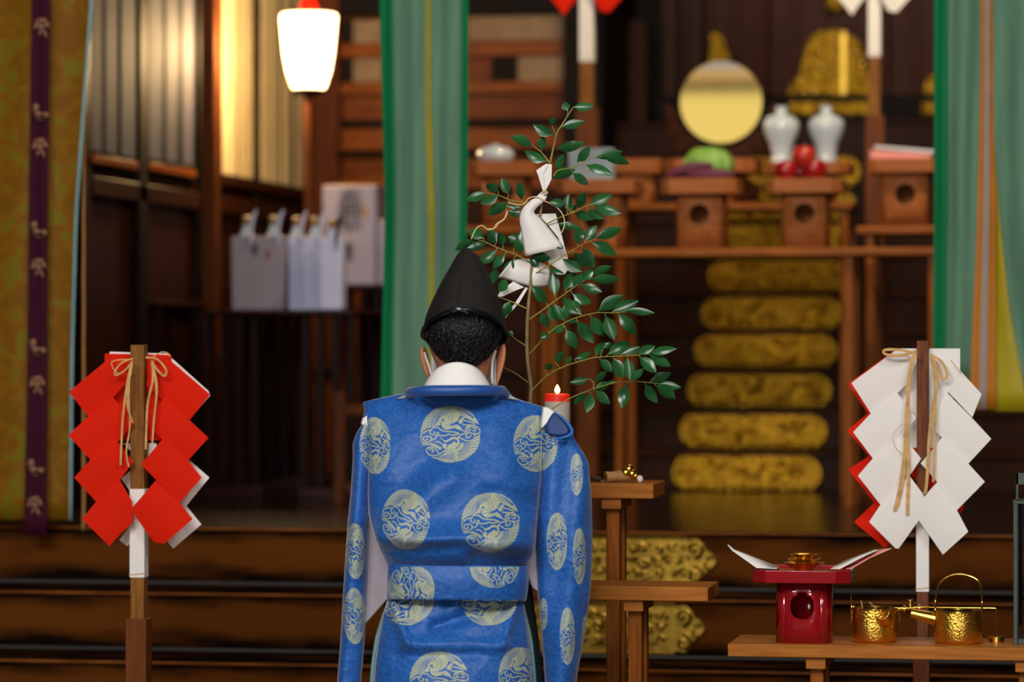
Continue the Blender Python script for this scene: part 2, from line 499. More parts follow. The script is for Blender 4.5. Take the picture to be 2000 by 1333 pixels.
for n, (a, b, m) in enumerate(((262, 290, WOOD_BLACK), (378, 394, WOOD_BLACK), (393, 431, WOOD_MIDV), (494, 509, WOOD_BLACK), (150, 178, WOOD_DARKV))):
    mb = MB(); wb_(mb, a, b, 4.6, FZ, .045 if m is WOOD_MIDV else .012, .05 if m is WOOD_MIDV else .02)
    struct(mb.build('pillar_%d' % (n + 1), m, bevel=.005))
mb = MB(); wb_(mb, 170, 612, PX(230, 352, XL).z, PX(230, 390, XL).z, .012, .02)
struct(mb.build('trim_5', WOOD_DARK, bevel=.006))

# ---- the hall behind the viewer: plaster wall with glowing panels added for the mirror, dark lintel
RY = -8.0
mb = MB(); mb.box((-7, RY - .1, 0), (7, RY, 6)); struct(mb.build('wall_rear', mat('rear_plaster', '#b9b4ae', rough=.9)))

# ------------------------------------------------------------------ gilt stair climbing to the doors
SX0 = 1459
YS = 12.1
srise, stread = .137, .205
axis_x = P(SX0, 920, YS).x
for i in range(10):
    y = YS + stread * i; zt = FZ + srise * (i + 1)
    mb = MB()
    mb.box((axis_x - 1.25, y, zt - srise), (axis_x + 1.25, y + stread + .02, zt))
    mb.box((axis_x - 1.25, y - .015, zt - .02), (axis_x + 1.25, y, zt))
    st = struct(mb.build('stair_step', WOOD_DARK, bevel=.004))
    st['label'] = 'dark inner stair step with a long gilt fitting'
    if i < 9:
        h = .060; w = .258
        zc = zt - srise / 2 - .006
        pts = []
        for s, a0 in ((1, -90), (-1, 90)):
            for j in range(17):
                a = math.radians(a0 + 180 * j / 16)
                pts.append((axis_x + s * (w - h) + h * math.cos(a) * 1.0, y - .022, zc + h * math.sin(a)))
        g = MB(); g.prism(pts, (0, .02, 0))
        pl = g.build('gilt_fitting', GOLD_FAR, st, bevel=.004)
        g = MB()
        r2 = random.Random(i)
        for j in range(26):
            x = axis_x + r2.uniform(-w + .03, w - .03); z = zc + r2.uniform(-.7, .7) * h
            g.ell((x, y - .022, z), r2.uniform(.008, .02), .008, r2.uniform(.006, .014), 10, 6)
        for j in range(14):
            x = axis_x - w + .06 + j * (2 * w - .12) / 13
            g.ell((x, y - .022, zc - h * .78), .009, .008, .009, 10, 6)
        g.build('relief_boss', GOLD_FAR, pl)

# ------------------------------------------------------------------ altar shelf, raised shelves, trays and offerings
AY = 10.9
def shelf(name, label, px0, px1, yt, yb, Y, dep, legs, foot=True, legw=16):
    t = thing(name, label, 'altar table', (P((px0 + px1) / 2, 500, Y).x, Y + dep / 2, FZ))
    xm = (px0 + px1) / 2
    zt, zb = P(xm, yt, Y).z, P(xm, yb, Y).z
    xa, xb = P(px0, 490, Y).x, P(px1, 490, Y).x
    mb = MB(); mb.box((xa, Y, zb), (xb, Y + dep, zt)); mb.build('table_top', WOOD_SHELF, t, bevel=.004)
    for lx in legs:
        for y in (Y + .02, Y + dep - .05):
            x = P(lx, 800, Y).x
            mb = MB(); mb.box((x, y, FZ), (x + .027, y + .035, zb)); mb.build('leg', WOOD_BENCHV, t, bevel=.003)
    return t, zt
sh1, Z1 = shelf('altar_table', 'long pale wooden altar table carrying a row of offering trays', 905, 1840, 485, 501, AY, .3, (1068, 1648, 1812))
sh2, Z2 = shelf('altar_table', 'short raised altar table end bearing the offering tray beside the white wand', 1672, 1850, 441, 457, AY + .42, .3, (1690, 1830))
sh3, Z3 = shelf('altar_table', 'short raised altar table bearing the tray with the white domed dish', 880, 1052, 441, 457, AY + .42, .3, (890, 1030))
sh4, Z4 = shelf('altar_table', 'higher back altar table hidden behind the front row of trays', 1190, 1664, 396, 410, AY + .82, .34, (1200, 1640))

def hole_plate(mb, xa, xb, za, zb, y, hole, dep=.006):
    """front board with an opening: hole = list of (x, z) around its centre"""
    cx = sum(p[0] for p in hole) / len(hole); cz = sum(p[1] for p in hole) / len(hole)
    angs = sorted(set([round(math.atan2(p[1] - cz, p[0] - cx), 5) for p in hole] + [round(math.atan2(z - cz, x - cx), 5) for x in (xa, xb) for z in (za, zb)]))
    ha = sorted((math.atan2(p[1] - cz, p[0] - cx), math.hypot(p[0] - cx, p[1] - cz)) for p in hole)
    A = [h[0] for h in ha]; R = [h[1] for h in ha]
    inn, outr = [], []
    for a in angs:
        r = np.interp(a, [A[-1] - 2 * PI] + A + [A[0] + 2 * PI], [R[-1]] + R + [R[0]])
        ca, sa = math.cos(a), math.sin(a)
        inn.append((cx + r * ca, y, cz + r * sa))
        ts = []
        if ca > 1e-9: ts.append((xb - cx) / ca)
        if ca < -1e-9: ts.append((xa - cx) / ca)
        if sa > 1e-9: ts.append((zb - cz) / sa)
        if sa < -1e-9: ts.append((za - cz) / sa)
        t = min(ts)
        outr.append((cx + t * ca, y, cz + t * sa))
    n = len(angs)
    inb = [(p[0], y + dep, p[2]) for p in inn]
    fs = [(i, (i + 1) % n, n + (i + 1) % n, n + i) for i in range(n)]
    fs += [(n + i, n + (i + 1) % n, 2 * n + (i + 1) % n, 2 * n + i) for i in range(n)]
    mb.add(outr + inn + inb, fs)
    return [Vector(p) for p in inn]

def oct_ring(cx, cy, w, d, ch):
    x, y = w / 2, d / 2
    return [(cx - x + ch, cy - y), (cx + x - ch, cy - y), (cx + x, cy - y + ch), (cx + x, cy + y - ch), (cx + x - ch, cy + y), (cx - x + ch, cy + y), (cx - x, cy + y - ch), (cx - x, cy - y + ch)]

def sanbo(label, cx, Yf, z0, z_body, z_tray, wt, wb, ch_t, ch_b, hole, m=WOOD_SANBO, rim=False, group='wooden offering trays', lip=None):
    """tray on a hollow pierced pedestal"""
    cy = Yf + wt / 2
    t = thing('offering_stand', label, 'offering stand', (cx, cy, z0), 0, group)
    # pedestal: octagon tube, front board pierced
    mb = MB()
    r = oct_ring(cx, cy, wb, wb, ch_b)
    for i in range(1, 8):
        a, b = r[i], r[(i + 1) % 8]
        mb.add([(a[0], a[1], z0), (b[0], b[1], z0), (b[0], b[1], z_body), (a[0], a[1], z_body)], [(0, 1, 2, 3)])
    inn = hole_plate(mb, r[0][0], r[1][0], z0, z_body, cy - wb / 2, hole)
    ped = mb.build('pedestal', m, t, solid=.003)
    if rim:
        g = MB(); g.tube(inn + inn[:1], .0022, 6); g.build('opening_rim', m, ped)
    # tray
    mb = MB()
    r0 = oct_ring(cx, cy, wt, wt, ch_t); r1 = oct_ring(cx, cy, wt - .012, wt - .012, ch_t * .95)
    zl = z_tray if lip is None else lip
    zi = z_tray - .005
    rows = [[(p[0], p[1], z_body) for p in r0], [(p[0], p[1], zl) for p in r0], [(p[0], p[1], zl) for p in r1], [(p[0], p[1], zi) for p in r1]]
    mb.grid([[Vector(p) for p in q] for q in rows], True, smooth=False)
    b = len(mb.v) - 32
    mb.f.append([b + j for j in range(8)][::-1]); mb.mi.append(0); mb.sm.append(False)
    mb.f.append([b + 24 + j for j in range(8)]); mb.mi.append(0); mb.sm.append(False)
    tr = mb.build('tray', m, t, bevel=.0015)
    return t, zi, cy

def round_hole(cx, cz, r, n=28):
    return [(cx + r * math.cos(2 * PI * i / n), cz + r * math.sin(2 * PI * i / n)) for i in range(n)]

def wood_sanbo(label, px, Y, ytop, ybot, wtray, wbody, hole_y, z0):
    u = mpp(px, Y); c = P(px, ytop, Y)
    zt, zb = c.z, P(px, ybot, Y).z
    wt = wtray * u; wb = wbody * u
    hz = P(px, hole_y, Y).z
    return sanbo(label, c.x, Y, z0, zb, zt, wt, wb, wt * .12, wb * .12, round_hole(c.x, hz, 21 * u))

S1 = wood_sanbo('wooden offering stand holding purple sweet potatoes and a cabbage', 1362, AY + .02, 348, 378, 150, 92, 418, Z1)
S2 = wood_sanbo('wooden offering stand holding the piled red apples', 1568, AY + .02, 348, 376, 150, 88, 416, Z1)
S4 = wood_sanbo('wooden offering stand with a pale blue packet, behind the leafy branch', 1158, AY + .02, 350, 377, 156, 104, 432, Z1)
S3 = wood_sanbo('wooden offering stand on the raised table, holding flat white packets', 1766, AY + .44, 309, 336, 144, 92, 378, Z2)
S5 = wood_sanbo('wooden offering stand holding the white domed dish, beside the green curtain', 980, AY + .44, 315, 342, 130, 84, 378, Z3)
S6 = wood_sanbo('wooden offering stand in the back row, half hidden behind the cabbage', 1384, AY + .84, 309, 336, 178, 96, 372, Z4)
S7 = wood_sanbo('wooden offering stand in the back row, carrying two white sake jars', 1574, AY + .84, 316, 338, 168, 96, 372, Z4)
S8 = wood_sanbo('empty wooden offering stand in the back row, beside the tip of the branch', 1238, AY + .84, 310, 338, 100, 70, 372, Z4)

# offerings
def apple(px, py, r_px, Y, z, m, label):
    u = mpp(px, Y); r = r_px * u
    c = P(px, py, Y); c.z = z + r * .92
    t = thing('apple', label, 'apple', (c.x, c.y, z), 0, 'apples piled on an offering stand')
    def fn(d):
        return (1 - .16 * max(0, d.z) ** 8 * 1 - .1 * max(0, -d.z) ** 8) * (1 + .03 * d.z)
    g = MB(); g.ell(c, r, r, r * .93, 24, 16, fn); g.build('flesh', m, t)
    g = MB(); g.tube([c + Vector((0, 0, r * .72)), c + Vector((.003, 0, r * 1.05))], .0014, 6); g.build('stalk', STEM, t)
    return t
z = S2[1]; yy = S2[2]
apple(1535, 330, 23, yy - .03, z, APPLE, 'dark red apple at the bottom of the pile, nearest the branch')
apple(1590, 330, 25, yy - .025, z, APPLE, 'dark red apple at the bottom of the pile, below the second sake jar')
apple(1570, 300, 24, yy + .025, z + .045, APPLE_WARM, 'orange red apple on top of the small pile')
apple(1562, 330, 22, yy + .085, z, APPLE, 'red apple hidden at the rear of the pile')
def potato(pts, radii, label):
    g = MB(); g.tube(pts, radii, 12); o = g.build('sweet_potato', POTATO); tag(o, label, 'sweet potato', 'sweet potatoes on an offering stand'); return o
z = S1[1]; yy = S1[2]; u = mpp(1362, yy)
def line(a, b, r, n=9, arc=.0):
    out, rr = [], []
    for i in range(n):
        t = i / (n - 1)
        p = a.lerp(b, t); p.z += arc * math.sin(PI * t)
        out.append(p); rr.append(max(.0012, r * math.sin(PI * min(max(t, .03), .97)) ** .55))
    return out, rr
def at(px, Y, z): p = P(px, 340, Y); p.z = z; return p
potato(*line(at(1300, yy - .045, z + .016), at(1392, yy - .03, z + .050), .017, arc=.006), 'purple sweet potato lying tilted over another on the tray')
potato(*line(at(1340, yy - .075, z + .019), at(1434, yy - .065, z + .018), .020), 'purple sweet potato lying flat at the front of the tray')
potato(*line(at(1306, yy - .002, z + .018), at(1392, yy + .012, z + .018), .018), 'purple sweet potato lying behind the tilted one')
g = MB()
cc = at(1384, yy + .06, z + .0545)
g.ell(cc, .078, .056, .052, 28, 16, lambda d: 1 + .03 * math.sin(7 * math.atan2(d.y, d.x) + 3 * d.z))
cab = thing('cabbage', 'pale green cabbage half behind the sweet potatoes', 'cabbage', (cc.x, cc.y, z))
g.build('head', CABBAGE, cab)
g = MB()
for k in range(5):
    a0 = k * 1.25
    rows = []
    for i in range(8):
        row = []
        for j in range(7):
            th = a0 + (j - 3) * .16; ph = -.5 + i * .24
            q = 1.04 + .02 * math.sin(j * 2 + i) + (.05 if i > 5 else 0)
            row.append(cc + Vector((.078 * q * math.cos(ph) * math.cos(th), .056 * q * math.cos(ph) * math.sin(th), .052 * q * math.sin(ph))))
        rows.append(row)
    g.grid(rows)
g.build('outer_leaves', mat('cabbage_outer_leaf', '#79a944', rough=.5, var=.2, vscale=20), cab)

def jar(px, label):
    Y = S7[2] - .02; z = S7[1]; u = mpp(px, Y); c = at(px, Y, z)
    h = [(0, 0), (20, 0), (22, 2), (20, 12), (19, 22), (24, 42), (33, 62), (36, 76), (34, 86), (24, 95), (13, 98), (11, 102), (11, 112), (13, 115), (9, 115), (8, 104), (0, 104)]
    t = thing('sake_jar', label, 'sake jar', c, 0, 'white sake jars on the back stand')
    g = MB(); g.lathe([(r * u, y_ * u) for r, y_ in h], c, 32); g.build('jar_body', PORCELAIN, t, sharp=60)
    return t
jar(1526, 'white porcelain sake jar beside the round mirror')
jar(1614, 'white porcelain sake jar nearest the tall white wand pole')

# white domed dish
z = S5[1]; Y = S5[2]; u = mpp(968, Y); c = at(968, Y, z)
t = thing('covered_dish', 'white porcelain dish with a domed lid on a wooden stand', 'dish', c)
g = MB(); g.lathe([(0, 0), (24 * u, 0), (34 * u, 8 * u), (37 * u, 16 * u), (35 * u, 16 * u), (0, 12 * u)], c, 32); g.build('bowl', PORCELAIN, t, sharp=60)
g = MB(); g.lathe([(37 * u, 16 * u), (36 * u, 24 * u), (28 * u, 32 * u), (14 * u, 36 * u), (8 * u, 36 * u), (8 * u, 39 * u), (0, 39 * u)], c, 32); g.build('lid', PORCELAIN, t, sharp=60)
# pale packet on S4
g = MB(); cp = at(1156, S4[2], S4[1]); u = mpp(1156, S4[2])
g.box((cp.x - 44 * u, cp.y - .03, cp.z), (cp.x + 44 * u, cp.y + .03, cp.z + 66 * u))
o = g.build('packet', mat('pale_blue_packet_paper', '#8b9aa6', rough=.6, var=.15), bevel=.004); tag(o, 'pale blue grey packet standing on a wooden offering stand', 'packet')
# flat packets on S3
for k, (dx, dz, lab, m) in enumerate(((0, 0, 'flat pink folded packet lying beneath the white one', PAPER_PINK), (8, .009, 'flat white folded packet lying on top of the pink one', mat('bluish_paper', '#cfd2de', rough=.5, var=.05)))):
    cp = at(1762 + dx, S3[2], S3[1] + dz + .001); u = mpp(1762, S3[2])
    zz = .03 if k == 0 else .0
    g = MB()
    c0 = [(-60 * u, -.06, 0), (58 * u, -.06, 0), (58 * u, .06, 0), (-60 * u, .06, 0)]
    top = [(-60 * u, -.06, .022 + .012 * (1 - 0)), (58 * u, -.06, .018), (58 * u, .06, .018), (-60 * u, .06, .034)]
    if k == 1:
        c0 = [(a, b, cpz) for (a, b, cpz) in ((-60 * u, -.06, .028), (58 * u, -.06, .010), (58 * u, .06, .010), (-60 * u, .06, .028))]
        top = [(a, b, c_ + .012) for a, b, c_ in c0]
    g.hexa([cp + Vector(p) for p in c0 + top])
    o = g.build('folded_packet', m, bevel=.003); tag(o, lab, 'packet', 'flat packets on the raised stand')
# small white paper stand near left curtain
g = MB(); g.pbox(905, 372, 936, 446, AY + .3, .02); g.prism([P(905, 372, AY + .3), P(936, 372, AY + .3), P(930, 352, AY + .32), P(910, 352, AY + .32)], (0, .01, 0))
# stand it on the table
# ------------------------------------------------------------------ mirror on its carved stand
MY = AY + 1.32
MD = math.radians(2.2)
mc = P(1409, 200, MY); u = mpp(1409, MY); R = 80 * u
t = thing('round_mirror', 'round polished mirror on a carved cloud shaped wooden stand', 'mirror', (mc.x, mc.y, Z4))
CARVE = wood('carved_stand_wood', '#4a2413', '#2c150b', 'x', rough=.5, scale=14)
pts = [(1300, 200), (1316, 214), (1322, 232), (1332, 250), (1352, 268), (1378, 286), (1409, 292), (1440, 286), (1464, 268), (1486, 250), (1494, 232), (1500, 214), (1516, 196), (1512, 250), (1496, 282),
       (1470, 306), (1452, 330), (1460, 352), (1360, 352), (1368, 330), (1348, 308), (1322, 286), (1304, 254)]
g = MB(); g.prism([P(x, y, MY + .01) for x, y in pts], (0, .03, 0)); cs = g.build('carved_stand', CARVE, t, bevel=.004)
for s in (1, -1):
    g = MB()
    for (dx, y, r) in ((98, 232, 12), (86, 262, 13), (66, 286, 12), (40, 302, 11), (98, 256, 9), (78, 290, 8), (20, 312, 10)):
        cx, cz = 1409 + s * dx, y
        pp = []
        for i in range(20):
            a = s * (i / 19 * 7.5); q = r * (1 - .8 * i / 19)
            pp.append(P(cx + q * math.cos(a), cz + q * math.sin(a), MY + .006))
        g.tube(pp, .006, 6)
    g.build('cloud_carving', CARVE, cs)
zb = P(1409, 352, MY).z
g = MB(); g.box((mc.x - .10, MY - .02, zb - .02), (mc.x + .10, MY + .09, zb)); g.box((mc.x - .12, MY - .03, Z4), (mc.x + .12, MY + .10, zb - .02)); g.build('base', CARVE, t, bevel=.004)
m, nt, b, out = newmat('mirror_metal')
b.inputs['Base Color'].default_value = (.95, .93, .88, 1); b.inputs['Metallic'].default_value = 1; b.inputs['Roughness'].default_value = .03
MIR = m
g = MB()
rows = []
for i in range(13):
    q = i / 12 * R
    rows.append([mc + Vector((q * math.cos(2 * PI * j / 48) * math.cos(MD), q * math.cos(2 * PI * j / 48) * math.sin(MD) - .012, q * math.sin(2 * PI * j / 48))) for j in range(48)])
rows.append([mc + Vector((R * math.cos(2 * PI * j / 48) * math.cos(MD), R * math.cos(2 * PI * j / 48) * math.sin(MD) + .006, R * math.sin(2 * PI * j / 48))) for j in range(48)])
g.grid(rows, True)
g.build('disc', MIR, t, sharp=30)
# what the mirror sees: unseen glowing panels added on the rear wall
dist = MY - RY
dirn = Vector((mc.x, mc.y, mc.z - EYE)); dirn /= dirn.y; dirn.x = math.tan(math.atan(dirn.x) + 2 * MD)
tc_ = mc + Vector((dirn.x, -1, dirn.z)) * dist          # centre of the reflected patch
k2 = (MY + dist) / MY * 1.0
ph = 2 * R * (1 + dist / MY) / 2                        # half height of the reflected patch
tr_ = thing('mirror_glow_panels', 'glowing panels added high on the rear wall for the mirror to reflect', 'reflection panel', (tc_.x, RY + .05, 0))
tr_['kind'] = 'structure'
zlin = tc_.z + ph * .46
g = MB(); g.box((tc_.x - 2.2, RY + .01, tc_.z - 1.6), (tc_.x + 2.2, RY + .03, zlin - .09)); g.build('yellow_glow_panel', emis('yellow_glow', '#f0d070', 1.0), tr_)
g = MB(); g.box((tc_.x - 2.2, RY + .01, zlin), (tc_.x + 2.2, RY + .03, zlin + ph * .36)); g.build('tan_glow_panel', emis('tan_glow', '#d9ab62', .9), tr_)
g = MB(); g.box((tc_.x - 2.2, RY + .01, zlin + ph * .36 + .01), (tc_.x + 2.2, RY + .03, zlin + ph * 2)); g.build('grey_glow_panel', emis('grey_glow', '#aab2c0', .7), tr_)
g = MB(); g.box((tc_.x - 2.4, RY + .0, zlin - .09), (tc_.x + 2.4, RY + .12, zlin)); g.build('lintel', WOOD_DARK, tr_)

# ------------------------------------------------------------------ silk curtains
def sheet(mb, pl, pr, Y, n=24, m=30, amp=.012, waves=3.0, ph=0.0):
    """hanging cloth between two pixel outlines (lists of (x, y), top to bottom)"""
    ya, yb = pl[0][1], pl[-1][1]
    rows = []
    for i in range(m + 1):
        y = ya + (yb - ya) * i / m
        xa, xb = by_y(pl, y), by_y(pr, y)
        row = []
        for j in range(n + 1):
            t = j / n
            d = amp * math.sin(2 * PI * waves * t + ph + .3 * math.sin(y * .004)) * (.7 + .3 * math.sin(3 * t + y * .003))
            p = P(xa + (xb - xa) * t, y, Y + d)
            row.append(p)
        rows.append(row)
    mb.grid(rows)
CY = 9.62
TOP = -420
t = thing('silk_curtain', 'green silk curtain with a thin yellow band, behind the hat and branch', 'curtain', P(830, 900, CY))
for name, m_, l, r, amp, wv in (('green_edge', GREEN_B, [(738, TOP), (741, 0), (752, 400), (742, 840), (742, 880)], [(770, TOP), (766, 0), (772, 400), (764, 880)], .008, .8),
                            ('green_panel', GREEN, [(764, TOP), (764, 0), (770, 400), (762, 880)], [(836, TOP), (836, 250), (840, 420), (838, 880)], .010, 1.1),
                            ('yellow_band', YELLOWS, [(829, TOP), (830, 200), (836, 420), (830, 880)], [(842, TOP), (842, 200), (848, 420), (846, 880)], .004, .5),
                            ('green_panel', GREEN, [(840, TOP), (841, 200), (846, 420), (842, 880)], [(902, TOP), (902, 0), (898, 400), (890, 880)], .010, 1.0),
                            ('green_edge', GREEN_B, [(898, TOP), (898, 0), (894, 400), (884, 880)], [(915, TOP), (915, 0), (914, 300), (904, 880)], .006, .5)):
    mb = MB(); sheet(mb, l, r, CY, amp=amp, waves=wv); mb.build(name, m_, t, solid=.0015)
t = thing('silk_curtain', 'green silk curtain with orange, grey and yellow bands beside the white wand', 'curtain', P(1920, 900, CY))
for name, m_, l, r, amp, wv, dy in (('green_edge', GREEN_B, [(1824, TOP), (1824, 400), (1822, 690), (1824, 720)], [(1850, TOP), (1850, 400), (1846, 720)], .008, .7, 0),
                            ('green_panel', GREEN, [(1846, TOP), (1848, 400), (1842, 740)], [(1922, TOP), (1920, 100), (1910, 450), (1896, 740)], .012, 1.2, 0),
                            ('orange_band', ORANGES, [(1914, TOP), (1916, 100), (1908, 450), (1892, 800)], [(1929, TOP), (1927, 100), (1926, 400), (1914, 800)], .004, .5, -.01),
                            ('grey_band', GREYS, [(1925, TOP), (1924, 100), (1921, 400), (1912, 800)], [(1934, TOP), (1933, 100), (1932, 400), (1926, 800)], .003, .5, -.015),
                            ('orange_band', ORANGES, [(1931, TOP), (1931, 100), (1930, 400), (1924, 800)], [(1941, TOP), (1940, 200), (1944, 420), (1944, 800)], .004, .5, -.01),
                            ('yellow_band', YELLOWS, [(1936, TOP), (1936, 250), (1938, 420), (1936, 804)], [(1940, TOP), (1942, 280), (1964, 500), (2010, 804)], .008, .7, .01),
                            ('green_panel', GREEN, [(1938, TOP), (1940, 250), (1952, 420), (1972, 600), (2002, 760)], [(2080, TOP), (2080, 250), (2080, 760)], .014, 1.4, -.02)):
    mb = MB(); sheet(mb, l, r, CY + dy, amp=amp, waves=wv, ph=.8); mb.build(name, m_, t, solid=.0015)

# brocade curtain with purple ribbon
m, nt, b, out = newmat('gold_brocade'); L = nt.links.new
tc = nt.nodes.new('ShaderNodeTexCoord')
vo = nt.nodes.new('ShaderNodeTexNoise'); vo.inputs['Scale'].default_value = 7; vo.inputs['Distortion'].default_value = 2.5; L(tc.outputs['Object'], vo.inputs['Vector'])
rp = nt.nodes.new('ShaderNodeValToRGB'); cr = rp.color_ramp
cr.elements[0].position = .42; cr.elements[0].color = lin('#7d5206'); cr.elements[1].position = .60; cr.elements[1].color = lin('#7a6a12')
e = cr.elements.new(.52); e.color = lin('#8a5a08')
L(vo.outputs['Fac'], rp.inputs['Fac']); L(rp.outputs['Color'], b.inputs['Base Color'])
b.inputs['Roughness'].default_value = .7; b.inputs['Specular IOR Level'].default_value = .2
BROC = m
BY = 9.42
t = thing('brocade_curtain', 'gold brocade curtain hanging at the edge of the hall with a purple ribbon', 'curtain', P(80, 1030, BY))
mb = MB(); sheet(mb, [(-160, TOP), (-160, 1016)], [(182, TOP), (178, 0), (160, 250), (148, 420), (140, 700), (137, 1016)], BY, n=40, amp=.02, waves=2.2, ph=1.5); mb.build('brocade_panel', BROC, t, solid=.002)
mb = MB(); sheet(mb, [(180, TOP), (176, 0), (158, 250), (146, 420), (138, 700), (135, 1016)], [(184, TOP), (181, 0), (163, 250), (151, 420), (143, 700), (140, 1016)], BY - .022, n=3, amp=.001); mb.build('blue_lining_edge', mat('pale_blue_lining', '#7fb0b4', rough=.6), t, solid=.002)
rl = [(64, TOP), (62, 0), (56, 400), (52, 800), (46, 1046)]; rr_ = [(102, TOP), (98, 0), (92, 400), (92, 800), (90, 1046)]
mb = MB(); sheet(mb, rl, rr_, BY - .04, n=6, m=40, amp=.004, waves=.8)
rib = mb.build('purple_ribbon', mat('purple_silk', '#3d1024', rough=.7, var=.12, spec=.1), t, solid=.002)
EMB = mat('pale_flower_emblem', '#9a6a50', rough=.6)
for k, y in enumerate((50, 220, 285, 450, 520, 680, 750, 915, 985)):
    x = by_y(rl, y) + 20; kind = (k % 2 == 0); mb = MB()
    def petal(dx, dy, rx, ry, a=0):
        n = 14
        mb.add([P(x + dx + rx * math.cos(q) * math.cos(a) - ry * math.sin(q) * math.sin(a), y + dy + rx * math.cos(q) * math.sin(a) + ry * math.sin(q) * math.cos(a), BY - .052) for q in [2 * PI * i / n for i in range(n)]], [tuple(range(n))])
    if kind:
        petal(-2, -10, 12, 4, -.2); petal(-10, 0, 4, 8, .5); petal(0, 2, 5, 7); petal(10, -3, 4, 8, -.5); petal(6, 14, 2.5, 10, -.4); petal(-3, 13, 2.5, 7, .3)
    else:
        petal(-9, -10, 6, 8, .3); petal(-4, 3, 9, 6, .5); petal(8, 6, 9, 6, -.5); petal(2, 10, 9, 5)
    mb.build('flower_emblem', EMB, rib, solid=.001)
g = MB()
pts = [P(163 + (.6 if i % 2 else 0), TOP + (1026 - TOP) * i / 24, BY + .05) for i in range(25)] + [P(162, 1038, BY + .05)]
g.tube(pts, [.0035] * 24 + [.004, .001], 8)
o = g.build('hanging_cord', mat('tan_cord', '#b98545', rough=.6)); tag(o, 'thin tan cord hanging beside the brocade curtain', 'cord')

# ------------------------------------------------------------------ lantern on a pole
LY = 12.12
lc = P(603, 176, LY); u = mpp(603, LY)
t = thing('paper_lantern', 'glowing bucket shaped paper lantern on a dark pole', 'lantern', (lc.x, lc.y, FZ))
g = MB()
prof = [(30, 2), (34, 6), (44, 36), (50, 70), (54, 110), (57, 143), (54, 148), (50, 149)]
g.lathe([(r * u, y_ * u) for r, y_ in prof], lc, 12); shd = g.build('lamp_shade', SHADE, t, sharp=0)
g = MB(); g.lathe([(0, -10 * u), (24 * u, -10 * u), (28 * u, -2 * u), (30 * u, 3 * u), (0, 3 * u)], lc, 12); g.build('shade_base', WOOD_BLACK, t)
g = MB(); g.lathe([(17 * u, 149 * u), (18 * u, 160 * u), (14 * u, 178 * u), (0, 180 * u)], lc, 16); g.build('red_finial', PAPER_RED, t)
g = MB(); g.tube([(lc.x, lc.y, FZ + .04), (lc.x, lc.y, lc.z - 9 * u)], .017, 10); g.build('pole', WOOD_MIDV, t)
g = MB(); g.lathe([(0, 0), (.1, 0), (.1, .02), (.05, .045), (0, .045)], (lc.x, lc.y, FZ), 20); g.build('base', WOOD_BLACK, t)

# ------------------------------------------------------------------ left tables with wrapped bottles
def table(label, px0, px1, yt, thick, Y, dep, nleg, group='dark red lacquer offering tables'):
    xm = (px0 + px1) / 2
    xa, xb = P(px0, yt, Y).x, P(px1, yt, Y).x; zt = P(xm, yt, Y).z
    t = thing('offering_table', label, 'table', ((xa + xb) / 2, Y + dep / 2, FZ), 0, group)
    mb = MB(); mb.box((xa, Y, zt - thick), (xb, Y + dep, zt)); mb.build('table_top', WOOD_REDTABLE, t, bevel=.004)
    for e in (0, 1):
        cx = xa + .02 if e == 0 else xb - .02 - .15
        for k in range(nleg):
            x = cx + .15 * k / max(1, nleg - 1) - .01
            for y in (Y + .03, Y + dep - .06):
                mb = MB(); mb.box((x, y, FZ + .04), (x + .022, y + .03, zt - thick)); mb.build('leg', WOOD_REDTABLEV, t)
        for y in (Y + .02, Y + dep - .07):
            mb = MB(); mb.box((cx - .02, y, FZ), (cx + .18, y + .05, FZ + .04)); mb.build('foot_rail', WOOD_REDTABLE, t, bevel=.004)
    return t, zt
T1, ZT1 = table('dark red lacquer table carrying the row of white wrapped bottles', 392, 692, 606, .016, 11.2, .7, 4)
T2, ZT2 = table('dark red lacquer table standing beside the brocade curtain', 120, 312, 588, .016, 11.25, .6, 4)
T3, ZT3 = table('long dark table against the wall with the tall white boxes on it', 190, 770, 556, .016, 12.35, .45, 4)
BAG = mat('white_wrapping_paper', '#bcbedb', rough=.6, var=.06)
GREY_SHADED = mat('shaded_grey_paper', '#8d8290', rough=.6, var=.06)  # lettered pack is white; its shade is put into this grey
CAPG = mat('brown_bottle_cap', '#8a6430', rough=.4, var=.2)
INK = mat('black_ink', '#26242e', rough=.6)
SEAL = mat('red_seal_ink', '#8a3a30', rough=.6)
def text(body, size, loc, m, parent, name='brush_lettering', rot=(PI / 2, 0, 0), vertical=True):
    cu = bpy.data.curves.new(name, 'FONT'); cu.body = '\n'.join(body) if vertical else body
    cu.size = size; cu.align_x = 'CENTER'; cu.space_line = .62; cu.extrude = .0005
    tmp = bpy.data.objects.new('tmp', cu); col.objects.link(tmp)
    bpy.context.view_layer.update()
    me = bpy.data.meshes.new_from_object(tmp.evaluated_get(bpy.context.evaluated_depsgraph_get()))
    bpy.data.objects.remove(tmp)
    M_ = world(parent).inverted() @ Matrix.Translation(loc) @ Matrix.Rotation(rot[2], 4, 'Z') @ Matrix.Rotation(rot[0], 4, 'X')
    me.transform(M_); me.materials.clear(); me.materials.append(m); me.name = name
    o = bpy.data.objects.new(name, me); o.parent = parent; col.objects.link(o)
    return o
